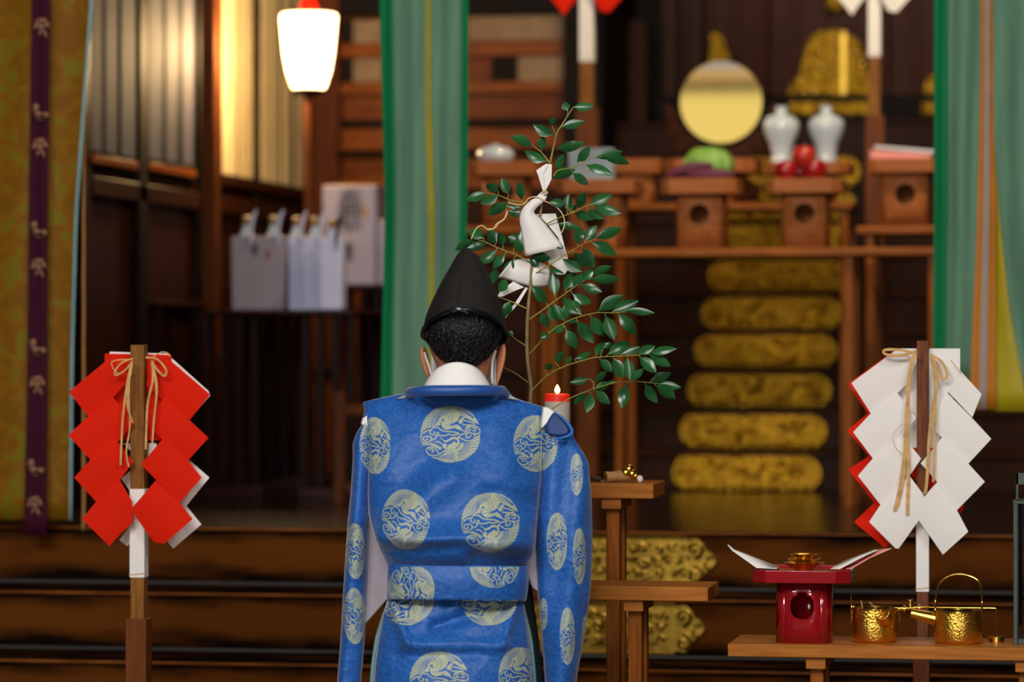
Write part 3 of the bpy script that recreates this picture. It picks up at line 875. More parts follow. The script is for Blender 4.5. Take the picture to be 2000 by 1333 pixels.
def wrapped(label, x0, x1, ytop, ybot, Y, ncap, m, dark_tie=False, first=False):
    u = mpp(x0, Y); z = ZT1
    a, b = at(x0, Y, z), at(x1, Y, z); h = (ybot - ytop) * u; dep = .075
    t = thing('wrapped_bottles', label, 'bottle pack', ((a.x + b.x) / 2, Y + dep / 2, z), 0, 'white wrapped bottle packs on the dark red table')
    g = MB(); g.hexa([(a.x + .003, Y, z), (b.x - .003, Y, z), (b.x - .003, Y + dep, z), (a.x + .003, Y + dep, z), (a.x, Y, z + h), (b.x, Y, z + h), (b.x - .004, Y + dep, z + h), (a.x + .004, Y + dep, z + h)])
    body = g.build('paper_wrap', m, t, bevel=.006)
    for k in range(ncap):
        x = a.x + (b.x - a.x) * (k + .5) / ncap; c = Vector((x, Y + dep / 2, z + h - .004))
        g = MB(); g.lathe([(.026, 0), (.024, .012), (.015, .03), (.013, .045), (0, .045)], c, 14); nk = g.build('bottle_neck', PORCELAIN if not dark_tie else BAG, t)
        g = MB(); g.lathe([(.016, .042), (.017, .066), (.012, .07), (0, .07)], c, 14); g.build('bottle_cap', CAPG, nk)
        g = MB(); pz = c + Vector((.02, -.02, .03)); g.tube([pz, pz + Vector((.006, -.004, .035)), pz + Vector((.018, 0, .06))], [.006, .008, .003], 6); 
        g.tube([pz, pz + Vector((.0, -.022, -.02)), pz + Vector((.004, -.024, -.06))], [.005, .006, .002], 6); g.build('paper_tie', BAG if not dark_tie else INK, nk)
    return t, body, a, b, z, h
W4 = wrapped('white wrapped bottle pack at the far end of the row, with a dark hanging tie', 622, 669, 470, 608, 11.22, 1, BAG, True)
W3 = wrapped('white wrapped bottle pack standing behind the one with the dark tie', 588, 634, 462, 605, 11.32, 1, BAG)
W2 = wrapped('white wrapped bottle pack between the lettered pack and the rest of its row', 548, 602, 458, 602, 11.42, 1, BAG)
W1 = wrapped('white wrapped bottle pack with its shade painted in, small black lettering and a red seal', 450, 556, 447, 592, 11.34, 2, GREY_SHADED)
text('清酒', .026, Vector((W1[2].x + .45 * (W1[3].x - W1[2].x), 11.337, W1[4] + W1[5] * .82)), INK, W1[1])
g = MB(); c = Vector((W1[2].x + .66 * (W1[3].x - W1[2].x), 11.338, W1[4] + W1[5] * .68)); g.box(c, c + Vector((.012, .001, .034))); g.build('red_seal', SEAL, W1[1])
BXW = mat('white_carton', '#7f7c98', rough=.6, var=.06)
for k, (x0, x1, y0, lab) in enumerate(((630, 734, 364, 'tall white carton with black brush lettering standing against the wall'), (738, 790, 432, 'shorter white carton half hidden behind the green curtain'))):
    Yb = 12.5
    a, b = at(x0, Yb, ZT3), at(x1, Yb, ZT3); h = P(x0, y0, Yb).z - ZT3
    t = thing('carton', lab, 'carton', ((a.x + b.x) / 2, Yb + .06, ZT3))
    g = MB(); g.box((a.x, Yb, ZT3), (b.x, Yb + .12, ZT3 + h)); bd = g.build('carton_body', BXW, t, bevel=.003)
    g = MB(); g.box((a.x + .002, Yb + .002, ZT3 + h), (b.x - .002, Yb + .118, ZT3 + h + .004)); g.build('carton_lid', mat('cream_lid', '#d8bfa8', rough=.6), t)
    if k == 0:
        text('奉献', .1, Vector((a.x + .52 * (b.x - a.x), Yb - .003, ZT3 + h * .74)), INK, bd)
        text('御神酒', .03, Vector((a.x + .5 * (b.x - a.x), Yb - .003, ZT3 + h * .36)), INK, bd, name='small_lettering')
        g = MB(); g.box((a.x + .76 * (b.x - a.x), Yb - .002, ZT3 + h * .66), (a.x + .84 * (b.x - a.x), Yb + .001, ZT3 + h * .8)); g.build('gold_seal', CAPG, bd)
g = MB(); c = at(345, 12.5, ZT3); g.prism([c + Vector(p) for p in ((-.06, 0, 0), (.05, -.02, 0), (.06, .05, 0), (-.05, .06, 0))], (0, 0, .012))
o = g.build('folded_paper', GREY_SHADED, bevel=.002); tag(o, 'grey folded paper lying on the long dark table', 'paper')
# pale frame of a low stand behind the priest
Y = 10.9
t = thing('wooden_stand', 'pale wooden framed stand partly hidden behind the priest', 'stand', (P(760, 985, Y).x, Y, FZ))
for x0, x1 in ((652, 673), (850, 872)):
    g = MB(); a, b = P(x0, 900, Y), P(x1, 900, Y); g.box((a.x, Y, FZ), (b.x, Y + .035, P(x0, 765, Y).z)); g.build('post', WOOD_MIDV, t, bevel=.003)
for y0, y1 in ((790, 812), (945, 962)):
    g = MB(); g.pbox(673, y0, 850, y1, Y + .008, .022); g.build('rail', WOOD_MIDV, t, bevel=.003)

# ------------------------------------------------------------------ zigzag paper wands
def poly3(mb, pts, f, off, bow=.004):
    """folded paper leaf: pixel polygon f(x, y) -> point, as a thin sheet with a slight bow across its middle"""
    n = len(pts)
    cx = sum(p[0] for p in pts) / n; cy = sum(p[1] for p in pts) / n
    V, Fs = [], []
    sub = []
    ext = max(1, max(p[1] for p in pts) - min(p[1] for p in pts)) * .75
    dirx = .7 if cx < 500 else -.7
    for i in range(n):
        a, b = pts[i], pts[(i + 1) % n]
        for k in range(4):
            t = k / 4; sub.append((a[0] + (b[0] - a[0]) * t, a[1] + (b[1] - a[1]) * t))
    rows = []
    for q, d in ((1.0, 0), (.78, 0), (.55, 0), (.3, 0), (.06, 0)):
        row = []
        for x, y in sub:
            X, Y_ = cx + (x - cx) * q, cy + (y - cy) * q
            w_ = ((X - cx) * dirx + (Y_ - cy)) / ext
            row.append(f(X, Y_, off - bow * (1 - min(1.6, w_ * w_ * (1.4 if w_ > 0 else .5)))))
        rows.append(row)
    mb.grid(rows, True)
    b = len(mb.v) - len(sub)
    mb.f.append([b + i for i in range(len(sub))]); mb.mi.append(mb.m); mb.sm.append(True)

def gohei(label, Y, base_z, stick, paper_front, paper_back, mf, mbk, cords, white_wrap, socket, fo, group=None, bar=None, stickmat=WOOD_STICK):
    """stick: (x0, x1, ytop) ; fo maps local polygon coords to pixels"""
    x0, x1, yt = stick
    cx = P((x0 + x1) / 2, 900, Y).x; hw = (P(x1, 900, Y).x - P(x0, 900, Y).x) / 2
    t = thing('paper_wand', label, 'ritual wand', (cx, Y, base_z), 0, group)
    zt = P(x0, yt, Y).z
    zs = P(x0, socket[2], Y).z
    g = MB(); g.box((cx - hw, Y - hw, zs - .05), (cx + hw, Y + hw, zt)); st = g.build('stick', stickmat, t, bevel=.002)
    za, zb = P(x0, white_wrap[0], Y).z, P(x0, white_wrap[1], Y).z
    g = MB(); g.box((cx - hw - .0012, Y - hw - .0012, zb), (cx + hw + .0012, Y + hw + .0012, za)); g.build('paper_wrapping', PAPER, st, bevel=.001)
    if white_wrap[1] > 0:
        g = MB(); zz = zb + .006; g.tube([(cx - hw - .002, Y - hw - .002, zz), (cx + hw + .002, Y - hw - .002, zz + .004)], .001, 5); g.build('binding_thread', RAFFIA, st)
    sx0, sx1 = socket[0], socket[1]
    sw = (P(sx1, 1250, Y).x - P(sx0, 1250, Y).x) / 2; sc_ = P((sx0 + sx1) / 2, 1250, Y).x
    sd = sw * 1.1
    g = MB(); g.box((sc_ - sw, Y - hw - .006, base_z + .03), (sc_ + sw, Y - hw - .006 + 2 * sd, zs)); g.build('socket_post', WOOD_SOCKET, t, bevel=.002)
    fw = .14 if base_z == 0 else .06
    g = MB(); g.box((sc_ - fw, Y - fw * .86, base_z), (sc_ + fw, Y + fw * .93, base_z + .035)); g.build('foot', WOOD_SOCKET, t, bevel=.004)
    def f(lx, ly, off):
        px, py = fo(lx, ly)
        return P(px, py, Y + off)
    for k, pl in enumerate(paper_back):
        mb = MB(); poly3(mb, pl, f, .03 - .0015 * k, bow=.002); mb.build('back_paper', mbk, t)
    for k, pl in enumerate(paper_front):
        o_ = .019 if pl[0] == 0 else -.006 - .008 * pl[0]
        mb = MB(); poly3(mb, pl[1], f, o_, bow=.002 if pl[0] == 0 else .014); mb.build('folded_paper', mf, t)
    if cords:
        g = MB()
        for pts, w in cords:
            pp = interp(pts, max(8, len(pts) * 4))
            g.tube([f(x, y, -.058) for x, y in pp], w, 6, flat=.5)
        g.build('hemp_cord', RAFFIA, t)
    return t

# red wand (coordinates measured in an enlarged view)
fo = lambda x, y: (100 + .3452 * x, 640 + .3452 * y)
redf = [(0, [(303, 148), (680, 155), (668, 190), (645, 420), (618, 640), (372, 640), (350, 420), (303, 190)]),
        (1, [(303, 170), (303, 195), (100, 365), (210, 505), (352, 395), (440, 300), (420, 200)]),
        (1, [(680, 160), (672, 185), (900, 380), (785, 522), (635, 415), (540, 330), (560, 200)]),
        (2, [(350, 395), (210, 502), (97, 610), (225, 752), (385, 640), (466, 545)]),
        (2, [(640, 398), (530, 540), (625, 632), (772, 755), (890, 625), (762, 505)]),
        (3, [(362, 625), (222, 748), (130, 850), (255, 988), (390, 862), (464, 760)]),
        (3, [(632, 630), (508, 775), (592, 862), (728, 990), (852, 850), (770, 750)]),
        (4, [(385, 858), (255, 985), (175, 1085), (330, 1240), (362, 1200), (462, 1100), (458, 985)]),
        (4, [(592, 866), (450, 1030), (580, 1215), (640, 1225), (800, 1085), (722, 985)])]
redb = [[(330, 137), (660, 148), (684, 175), (890, 360), (900, 385), (800, 500), (650, 420), (560, 400), (420, 340), (330, 250)],
        [(405, 655), (595, 655), (600, 690), (520, 770), (450, 700)],
        [(770, 740), (895, 850), (765, 1010), (850, 1115), (690, 1252), (650, 1205), (760, 1100), (700, 1000), (720, 860)],
        [(460, 800), (395, 855), (470, 960), (520, 900)],
        [(470, 1080), (385, 1205), (430, 1238), (475, 1190)]]
redc = [([(465, 175), (400, 200), (360, 250), (370, 270), (420, 240), (460, 190)], .0022), ([(455, 180), (350, 190), (350, 230), (380, 262)], .0015),
        ([(455, 200), (430, 320), (405, 520), (393, 780)], .0028), ([(450, 210), (440, 380), (445, 560), (425, 700), (440, 790)], .002), ([(460, 200), (430, 420), (462, 540)], .0022),
        ([(535, 170), (600, 180), (650, 240), (640, 275), (600, 240), (570, 190)], .0025), ([(560, 175), (625, 140), (665, 150), (670, 165)], .0015),
        ([(570, 190), (575, 300), (545, 440), (535, 690)], .0028), ([(575, 190), (595, 360), (580, 540), (572, 660)], .0024), ([(570, 190), (600, 330), (585, 470)], .002)]
GY = 7.72
gohei('red zigzag paper wand on a wooden stick, standing by the brocade curtain', GY, 0, (258, 285, 674), redf, redb, PAPER_RED, PAPER, redc, (955, 1128), (250, 290, 1208), fo)
fo = lambda x, y: (1600 + .4202 * x, 640 + .4202 * y)
whf = [(0, [(365, 98), (655, 98), (655, 210), (560, 560), (420, 560), (365, 300)]),
       (1, [(365, 100), (330, 125), (150, 258), (240, 400), (370, 300), (420, 250), (450, 150)]),
       (1, [(560, 100), (655, 100), (655, 200), (755, 310), (712, 418), (600, 300), (530, 420), (540, 180)]),
       (2, [(360, 300), (240, 400), (158, 487), (250, 610), (390, 505), (450, 420)]),
       (2, [(590, 300), (508, 455), (575, 515), (692, 635), (800, 518), (700, 410)]),
       (3, [(385, 500), (250, 608), (180, 690), (285, 825), (420, 690), (474, 610)]),
       (3, [(572, 512), (472, 632), (545, 715), (640, 850), (770, 718), (690, 630)]),
       (4, [(420, 690), (288, 820), (232, 905), (355, 1028), (370, 1028), (486, 865), (486, 780)]),
       (4, [(548, 720), (430, 850), (575, 1057), (693, 950), (640, 850)])]
whb = [[(345, 110), (135, 262), (225, 400), (130, 480), (240, 610), (340, 520), (360, 300)],
       [(230, 600), (135, 660), (270, 830), (162, 905), (305, 1025), (350, 980), (330, 700)],
       [(640, 830), (678, 826), (655, 870)], [(500, 940), (548, 1025), (560, 960)], [(430, 560), (520, 560), (548, 715), (500, 770), (430, 690)]]
whc = [([(455, 110), (380, 130), (310, 125), (305, 105), (380, 105), (455, 125)], .0035), ([(440, 130), (415, 250), (410, 450), (385, 700), (352, 850)], .0045), ([(430, 140), (405, 420), (415, 640), (410, 870)], .004),
       ([(420, 200), (400, 500), (395, 680), (365, 830)], .003), ([(515, 125), (570, 160), (595, 220), (575, 240), (560, 190), (520, 130)], .003), ([(520, 140), (545, 250), (515, 470), (500, 720), (488, 775)], .004),
       ([(525, 140), (540, 300), (535, 550), (530, 720)], .003), ([(385, 450), (345, 500), (350, 550), (385, 590)], .0008), ([(610, 150), (630, 175), (660, 215)], .001)]
gohei('white zigzag paper wand with red backing, standing behind the gold kettles', 7.98, 0, (1791, 1814, 666), whf, whb, PAPER, PAPER_RED, whc, (1010, 1156), (1784, 1816, 1270), fo,
      stickmat=wood('dark_stick_wood', '#7c4c30', '#5a3420', 'z', rough=.5, scale=12))
# the tall pair in the inner hall, mostly above the frame
RYG = 11.8
def far_wand(label, cx, xs, y_white, y_sock, mf, mbk, seed):
    k = 1.5
    fo2 = lambda x, y: (cx + (x - 490) * .28 * k / 1.5 + 0, 30 - (1240 - y) * .36)
    polys = [(a, [p for p in b]) for a, b in redf]
    return gohei(label, RYG, FZ, (xs[0], xs[1], -440), polys, [], mf, mbk, None, y_white, (xs[0] - 6, xs[1] + 8, y_sock), fo2)
far_wand('tall red zigzag paper wand beyond the branch, its papers above the lattice', 1147, (1134, 1160), (-60, 122), 212, PAPER_RED, PAPER, 1)
far_wand('tall white zigzag paper wand beside the sake jars', 1709, (1697, 1720), (-60, 112), 226, PAPER, PAPER_RED, 2)

# ------------------------------------------------------------------ benches
def bench(label, px0, px1, yt, yb, Y, dep, legs, brackets=True):
    xm = px0; a = P(px0, yt, Y); b = P(px1, yt, Y)
    zt = a.z if px0 > 1300 else P(px1, yt, Y).z
    h = (yb - yt) * mpp(px1, Y)
    t = thing('offering_bench', label, 'bench', ((a.x + b.x) / 2, Y + dep / 2, 0), 0, 'pale wooden offering benches')
    g = MB(); g.box((a.x, Y, zt - h), (b.x, Y + dep, zt)); g.build('bench_top', WOOD_BENCH, t, bevel=.0025)
    for lx in legs:
        x = P(lx, 1200, Y).x; w = 26 * mpp(lx, Y)
        for y in (Y + .035, Y + dep - .07):
            g = MB(); g.box((x - w / 2, y, 0), (x + w / 2, y + .032, zt - h)); g.build('leg', WOOD_BENCHV, t, bevel=.002)
        g = MB(); g.box((x - w * .75, Y + .012, zt - h - .024), (x + w * .75, Y + dep - .012, zt - h)); g.build('bracket', WOOD_BENCH, t, bevel=.002)
    return t, zt
B1, ZB1 = bench('pale wooden bench bearing the red lacquer stand and gold kettles', 1421, 2060, 1258, 1284, 7.34, .235, (1592, 2002))
B2, ZB2 = bench('lower of the two pale wooden benches beside the priest', 790, 1383, 1148, 1176, 7.50, .19, (840, 1235))
B3, ZB3 = bench('upper of the two pale wooden benches, with gold bells on it', 730, 1276, 945, 975, 7.86, .19, (760, 1192))

# candle
c = at(1088.5, 7.93, ZB3); u = mpp(1088, 7.93); r = 25 * u; h = P(1088, 770, 7.93).z - ZB3
t = thing('candle', 'lit thick candle with a red top behind the shoulder of the priest', 'candle', c)
g = MB(); g.lathe([(0, 0), (r, 0), (r, h - 15 * u), (0, h - 15 * u)], c, 32); g.build('white_sleeve', mat('white_wax', '#cfc4ba', rough=.5, var=.04), t)
g = MB(); g.lathe([(r * .985, h - 15 * u), (r * .985, h - 1.5 * u), (r * .9, h), (r * .7, h - .003), (0, h - .004)], c, 32)
g.build('red_wax', mat('red_wax', '#e02818', rough=.4, emit='#ff2a10', es=.25), t)
g = MB(); g.tube([c + Vector((0, 0, h - .004)), c + Vector((0, 0, h + .008))], .0009, 6); wk = g.build('wick', INK, t)
g = MB(); g.lathe([(0, h + .000), (.0045, h + .004), (.0058, h + .008), (.004, h + .014), (.0015, h + .019), (0, h + .021)], c, 16); g.build('flame', FLAME, t)

# gold bells and bamboo on the upper bench
Y = 7.92; z = ZB3
t = thing('bell_wand', 'bundle of gold bells on a short bamboo handle lying on the upper bench', 'bells', at(1214, Y, z))
BAM = mat('bamboo', '#b98a52', rough=.45, var=.2, vscale=50)
g = MB()
a = at(1183, Y - .02, z + .012); b = at(1236, Y + .01, z + .016)
n = 10
for k in range(n): pass
g.tube([a.lerp(b, i / 8) for i in range(9)], [.0125, .0115, .0112, .0112, .0122, .0112, .0112, .0118, .0105], 16)
d = (b - a).normalized()
hb = g.build('bamboo_handle', BAM, t)
g = MB(); g.tube([a - d * .0006, a - d * .0005 + d * .0008], .0085, 16); g.build('handle_bore', mat('bore', '#6b4522', rough=.8), hb)
g = MB()
for (px, py, r) in ((1222, 924, 13), (1234, 926, 12), (1228, 917, 12), (1241, 930, 8), (1216, 931, 8)):
    c = P(px, py, Y); g.ell(c, r * .00092, r * .00092, r * .00092, 16, 10)
g.build('bells', GOLD, t)
g = MB(); c = P(1250, 936, Y); g.ell(c, .007, .007, .008, 12, 8); g.build('white_tassel', WHITEC, t)
g = MB(); c = P(1190, 931, Y + .03); g.ell(c, .011, .008, .006, 12, 8); g.build('red_knot', PAPER_RED, t)
g = MB(); c = at(1160, Y - .01, z); g.tube([c + Vector((-.02, 0, .006)), c + Vector((0, -.01, .008)), c + Vector((.014, 0, .006))], .006, 8)
o = g.build('folded_cord', mat('dark_brown_cord', '#3a2012', rough=.6)); tag(o, 'dark cord end lying on the upper bench beside the sleeve', 'cord')  # folded end of a dark cord, without a knot

# red lacquer stand with cups and papers
Y = 7.365; u = mpp(1567, Y); c = P(1567, 1113, Y); z0 = ZB1
zb = P(1567, 1138, Y).z; zt = P(1567, 1113, Y).z
hc = at(1566, Y, P(1566, 1186, Y).z)
shape = [(0, 29), (8, 28), (11, 22), (19, 19), (24, 10), (24, -8), (20, -18), (12, -25), (0, -27)]
hole = [(hc.x + x * u, hc.z + y * u) for x, y in shape] + [(hc.x - x * u, hc.z + y * u) for x, y in shape[-2:0:-1]]
RS = sanbo('red lacquer offering stand with an ornate opening on the bench', c.x, Y - .04, z0, zb, zt, 190 * u, 105 * u, 26 * u, 18 * u, hole, RED_LACQ, True, None)
RS[0].location.z = z0
zi = RS[1]; yc = RS[2]
def cup(label, rz, r, h, m=GOLD):
    c_ = at(1570, yc - .02, rz); k = u
    t = thing('sake_cup', label, 'sake cup', c_, 0, 'stacked gold sake cups')
    g = MB(); g.lathe([(0, 0), (r * .5 * k, 0), (r * .52 * k, h * .2 * k), (r * .85 * k, h * .62 * k), (r * k, h * k), (r * .97 * k, h * k), (r * .8 * k, h * .66 * k), (r * .4 * k, h * .36 * k), (0, h * .34 * k)], c_, 36)
    g.build('bowl', m, t, sharp=60)
    return t
zc_ = P(1570, 1112, yc - .02).z
GSAT = mat('pale_satin_gold', '#e0c060', rough=.3, metal=1, var=.04)
cup('broad pale gold saucer cup at the bottom of the stack', zi, 40, P(1570, 1099, yc - .02).z and (P(1570, 1099, yc - .02).z - zi) / u, GSAT)
z1 = P(1570, 1099, yc - .02).z - .003
cup('middle gold sake cup of the stack', z1, 34, 11)
cup('smallest gold sake cup on top of the stack', z1 + 9.5 * u, 29, 10.5)
def leafpaper(label, pts, m, name):
    g = MB()
    for poly in pts[0]:
        n = len(poly); g.add([P(x, y, Yp) for x, y, Yp in poly], [tuple(range(n))])
    o = g.build(name, m, solid=.0008); tag(o, label, 'paper', 'papers on the red lacquer stand'); return o
ya, yb = yc - .07, yc + .07
leafpaper('white folded paper leaning outward over the stand, away from the wand', [[[(1517, 1112, ya), (1478, 1110, ya), (1430, 1076, ya), (1421, 1065, ya), (1422, 1064, yb), (1434, 1073, yb), (1484, 1104, yb), (1522, 1108, yb)]]], PAPER, 'folded_paper')
leafpaper('white folded paper leaning outward beside the pink one', [[[(1622, 1112, ya), (1640, 1112, ya), (1690, 1086, ya), (1714, 1075, ya), (1708, 1074, yb), (1690, 1080, yb), (1648, 1096, yb)]]], PAPER, 'folded_paper')
leafpaper('pink folded paper leaning outward towards the white wand', [[[(1652, 1112, ya - .004), (1662, 1112, ya - .004), (1700, 1090, ya - .004), (1742, 1072, ya - .004), (1716, 1073, yb), (1698, 1084, yb), (1662, 1102, yb)]]], PAPER_PINK, 'folded_paper')

# kettles
def kettle_body(t, px, ybase, ytop, rpx, Y):
    u = mpp(px, Y); c = at(px, Y, ZB1); h = P(px, ytop, Y).z - ZB1; r = rpx * u
    g = MB(); g.lathe([(0, 0), (r * .86, 0), (r * .95, .003), (r, .009), (r * 1.0, h * .55), (r * .985, h * .93), (r * .985, h * .94)], c, 48)
    g.m = 1
    g.lathe([(r * .985, h * .94), (r * 1.02, h * .955), (r * 1.02, h), (r * .96, h), (r * .95, h * .3), (0, h * .26)], c, 48)
    g.build('body', [GOLD_EMB, GOLD], t, sharp=50)
    return c, h, r, u
KY = 7.435
t = thing('gold_kettle', 'gold long handled pourer with small sticks in it, beside the red stand', 'kettle', at(1708, KY, ZB1))
c, h, r, u = kettle_body(t, 1708, 1254, 1187, 44, KY)
# open scoop spout towards the viewer
g = MB(); rows = []
for i in range(9):
    s = i / 8
    row = []
    for j in range(9):
        a = PI * (j / 8) ; w = (17 - 3 * s) * u
        base = c + Vector((20 * u, -r * .82 - .034 * s, h * .62 + .012 * s))
        row.append(base + Vector((w * math.cos(a), 0.0 - .004 * math.sin(a), -w * 1.35 * math.sin(a) + .014 + .003 * s)))
    rows.append(row)
g.grid(rows); g.build('spout', GOLD, t, solid=.0018)
g = MB(); b = c + Vector((r * .9, .0, h - .004)); e = P(1815, 1187, KY + .02)
g.tube([b, b.lerp(e, .3), b.lerp(e, .6), b.lerp(e, .8), b.lerp(e, .95), e], [.0045, .004, .0036, .003, .0025, .0022], 10)
for q in (.28, .72):
    pp = b.lerp(e, q); g.tube([pp - Vector((.002, 0, 0)), pp + Vector((.002, 0, 0))], .0075, 12)
k = P(1778, 1187, KY + .015); g.lathe([(.0055, 0), (.0055, .011), (.0065, .012), (.0065, .016), (0, .016)], k, 14)
g.build('long_handle', GOLD, t)
g = MB(); x = c.x - r * 1.0
g.tube([(x - .001, c.y - .004, c.z + h * .55), (x - .001, c.y - .005, c.z + h + .028)], .0014, 6); g.tube([(x, c.y - .002, c.z + h - .004), (x + .008, c.y - .01, c.z + h)], .004, 8)
x2 = c.x + r * 1.02; g.tube([(x2, c.y - .005, c.z + h - .002), (x2 + .005, c.y - .008, c.z + h - .016), (x2 + .006, c.y - .008, c.z + h - .03)], .0014, 6); g.build('bail_end', GOLD, t)
for k, (a0, b0) in enumerate((((1686, 1196), (1682, 1175)), ((1710, 1190), (1698, 1177)))):
    g = MB(); A = P(a0[0], a0[1], KY + .01); Bq = P(b0[0], b0[1], KY); Dn = A - (Bq - A) * .9; Dn.z = max(Dn.z, ZB1 + .022); g.tube([Dn, A, Bq], .0019, 8)
    o = g.build('wooden_stick', BAM); tag(o, ('short wooden stick in the gold pourer, nearest the red stand', 'short slanting wooden stick in the middle of the gold pourer')[k], 'stick', 'sticks in the gold pourer')
t = thing('gold_kettle', 'gold kettle with an upright arched bail handle', 'kettle', at(1871, KY, ZB1))
c, h, r, u = kettle_body(t, 1871, 1258, 1192, 47, KY)
g = MB(); A = c + Vector((-r * .9, -.004, h * .72)); E = P(1779, 1198, KY - .01)
g.tube([A + Vector((.006, 0, -.006)), A, A.lerp(E, .5), A.lerp(E, .9), E], [.0155, .0145, .0115, .009, .0088], 16)
sp = g.build('spout', GOLD, t)
g = MB(); dd = (E - A).normalized(); g.tube([E - dd * .0003, E + dd * .0004], .0072, 14); g.build('spout_opening', mat('spout_dark', '#3a2408', rough=.5), sp)
g = MB()
arch = [(1827, 1213), (1826, 1200), (1828, 1168), (1834, 1144), (1850, 1128), (1872, 1123), (1896, 1127), (1912, 1138), (1917, 1160), (1918, 1196), (1918, 1217)]
pp = interp(arch, 40); g.tube([P(x, y, KY) for x, y in pp], .0022, 8)
for (x, y) in ((1827, 1176), (1827, 1192), (1918, 1178)): g.ell(P(x, y, KY), .0038, .0038, .0055, 10, 8)
g.build('bail_handle', GOLD, t)
# brass rod stand
Y = 7.47
t = thing('brass_rod_stand', 'thin brass rod bent over a small weighted base, beside the gold kettle', 'rod stand', at(1946, Y, ZB1))
c = at(1946, Y, ZB1); g = MB(); g.lathe([(0, 0), (.0165, 0), (.0165, .012), (0, .012)], c, 24); g.build('base', GOLD, t, bevel=.001)
zz = P(1946, 1189, Y).z
g = MB(); g.tube([c + Vector((0, 0, .012)), (c.x, c.y, zz - .002), (c.x - .002, c.y, zz), (P(1800, 1189, Y).x, c.y, zz)], .0011, 8); g.build('bent_rod', GOLD, t)
# dark lantern at the edge of the frame
Y = 7.42
IRON = mat('dark_green_iron', '#3a423e', rough=.45, var=.3, vscale=40, metal=.4)
t = thing('glass_lantern', 'dark framed glass lantern standing at the end of the right bench', 'lantern', at(2030, Y, ZB1))
t['label'] = 'dark framed glass lantern standing beside the brass rod stand'
zt = P(1990, 985, Y).z; xa = P(1979, 1100, Y).x; xb = xa + .11
dp = .12
for x in (xa, xb - .012):
    for y in (Y, Y + dp - .012):
        g = MB(); g.box((x, y, ZB1), (x + .009, y + .012, zt)); g.build('corner_post', IRON, t, bevel=.001)
g = MB(); g.box((xa - .001, Y - .001, zt), (xb, Y + dp, zt + .006)); g.build('roof_plate', IRON, t, bevel=.001)
g = MB(); g.box((xa + .009, Y + .004, ZB1), (xb - .012, Y + dp - .004, ZB1 + .012)); g.build('floor_plate', IRON, t, bevel=.001)
g = MB(); g.box((xa + .011, Y + .006, ZB1 + .04), (xa + .018, Y + .014, zt)); g.box((xb - .03, Y + .006, ZB1 + .04), (xb - .02, Y + .014, zt)); g.build('inner_bars', IRON, t, bevel=.001)
gm, nt, b, out = newmat('lantern_glass'); b.inputs['Transmission Weight'].default_value = 1; b.inputs['Roughness'].default_value = .05; b.inputs['Base Color'].default_value = (.5, .55, .55, 1)
g = MB(); g.box((xa + .009, Y + .003, ZB1 + .012), (xb - .012, Y + .006, zt)); g.build('pane', gm, t)
g = MB(); hz = P(1990, 926, Y).z
g.box((xa + .003, Y + dp / 2 - .004, zt + .006), (xa + .009, Y + dp / 2 + .004, hz)); g.box((xb - .012, Y + dp / 2 - .004, zt + .006), (xb - .006, Y + dp / 2 + .004, hz)); g.box((xa + .003, Y + dp / 2 - .004, hz - .025), (xb - .006, Y + dp / 2 + .004, hz))
g.build('handle', IRON, t, bevel=.001)

# ------------------------------------------------------------------ the priest
# crane medallion, drawn as a mask (1 = pale thread)
N = 420
jj, ii = np.meshgrid(np.arange(N), np.arange(N))
gx = 893 + (jj + .5 - N / 2) / (N / 2) * 560          # measured frame: centre (893,725), radius 505
gy = 725 + (ii + .5 - N / 2) / (N / 2) * 560
msk = np.zeros((N, N), np.float32)
def fill(pts, val):
    x, y = np.array([p[0] for p in pts], float), np.array([p[1] for p in pts], float)
    ins = np.zeros((N, N), bool); n = len(pts); j = n - 1
    for i in range(n):
        c_ = ((y[i] > gy) != (y[j] > gy)) & (gx < (x[j] - x[i]) * (gy - y[i]) / (y[j] - y[i] + 1e-9) + x[i])
        ins ^= c_; j = i
    msk[ins] = val
def stroke(pts, w, val, smooth=True):
    if smooth and len(pts) > 2: pts = interp(pts, len(pts) * 5)
    for (x0, y0), (x1, y1) in zip(pts, pts[1:]):
        dx, dy = x1 - x0, y1 - y0; L2 = dx * dx + dy * dy + 1e-9
        t_ = np.clip(((gx - x0) * dx + (gy - y0) * dy) / L2, 0, 1)
        d2 = (gx - x0 - t_ * dx) ** 2 + (gy - y0 - t_ * dy) ** 2
        msk[d2 < (w / 2) ** 2] = val
fill([(380, 710), (392, 600), (450, 455), (540, 335), (650, 275), (800, 236), (950, 233), (1100, 262), (1230, 335), (1330, 435), (1388, 558), (1250, 485), (1120, 418), (1060, 398), (1010, 490), (900, 545), (868, 585),
      (980, 552), (1052, 590), (1085, 640), (1160, 692), (1050, 645), (950, 612), (850, 645), (770, 610), (735, 565), (640, 575), (500, 620)], 1)
fill([(1020, 500), (1080, 430), (1145, 430), (1092, 488), (1112, 515), (1050, 545)], 1)
fill([(830, 960), (860, 905), (940, 860), (1040, 870), (1200, 865), (1395, 715), (1392, 850), (1335, 1000), (1230, 1092), (1130, 1162), (1040, 1188), (900, 1212), (760, 1192), (570, 1112), (690, 1112), (780, 1060), (830, 1000)], 1)
BL = 0.0
for k in range(15):
    a = math.radians(172 + k * 7.2)
    stroke([(860 + 170 * math.cos(a), 470 + 110 * math.sin(a)), (880 + 540 * math.cos(a), 720 + 540 * math.sin(a))], 10, .12, False)
for r_ in (230, 300):
    stroke([(870 + r_ * math.cos(math.radians(q)), 560 + r_ * .8 * math.sin(math.radians(q))) for q in range(175, 270, 12)], 8, .15)
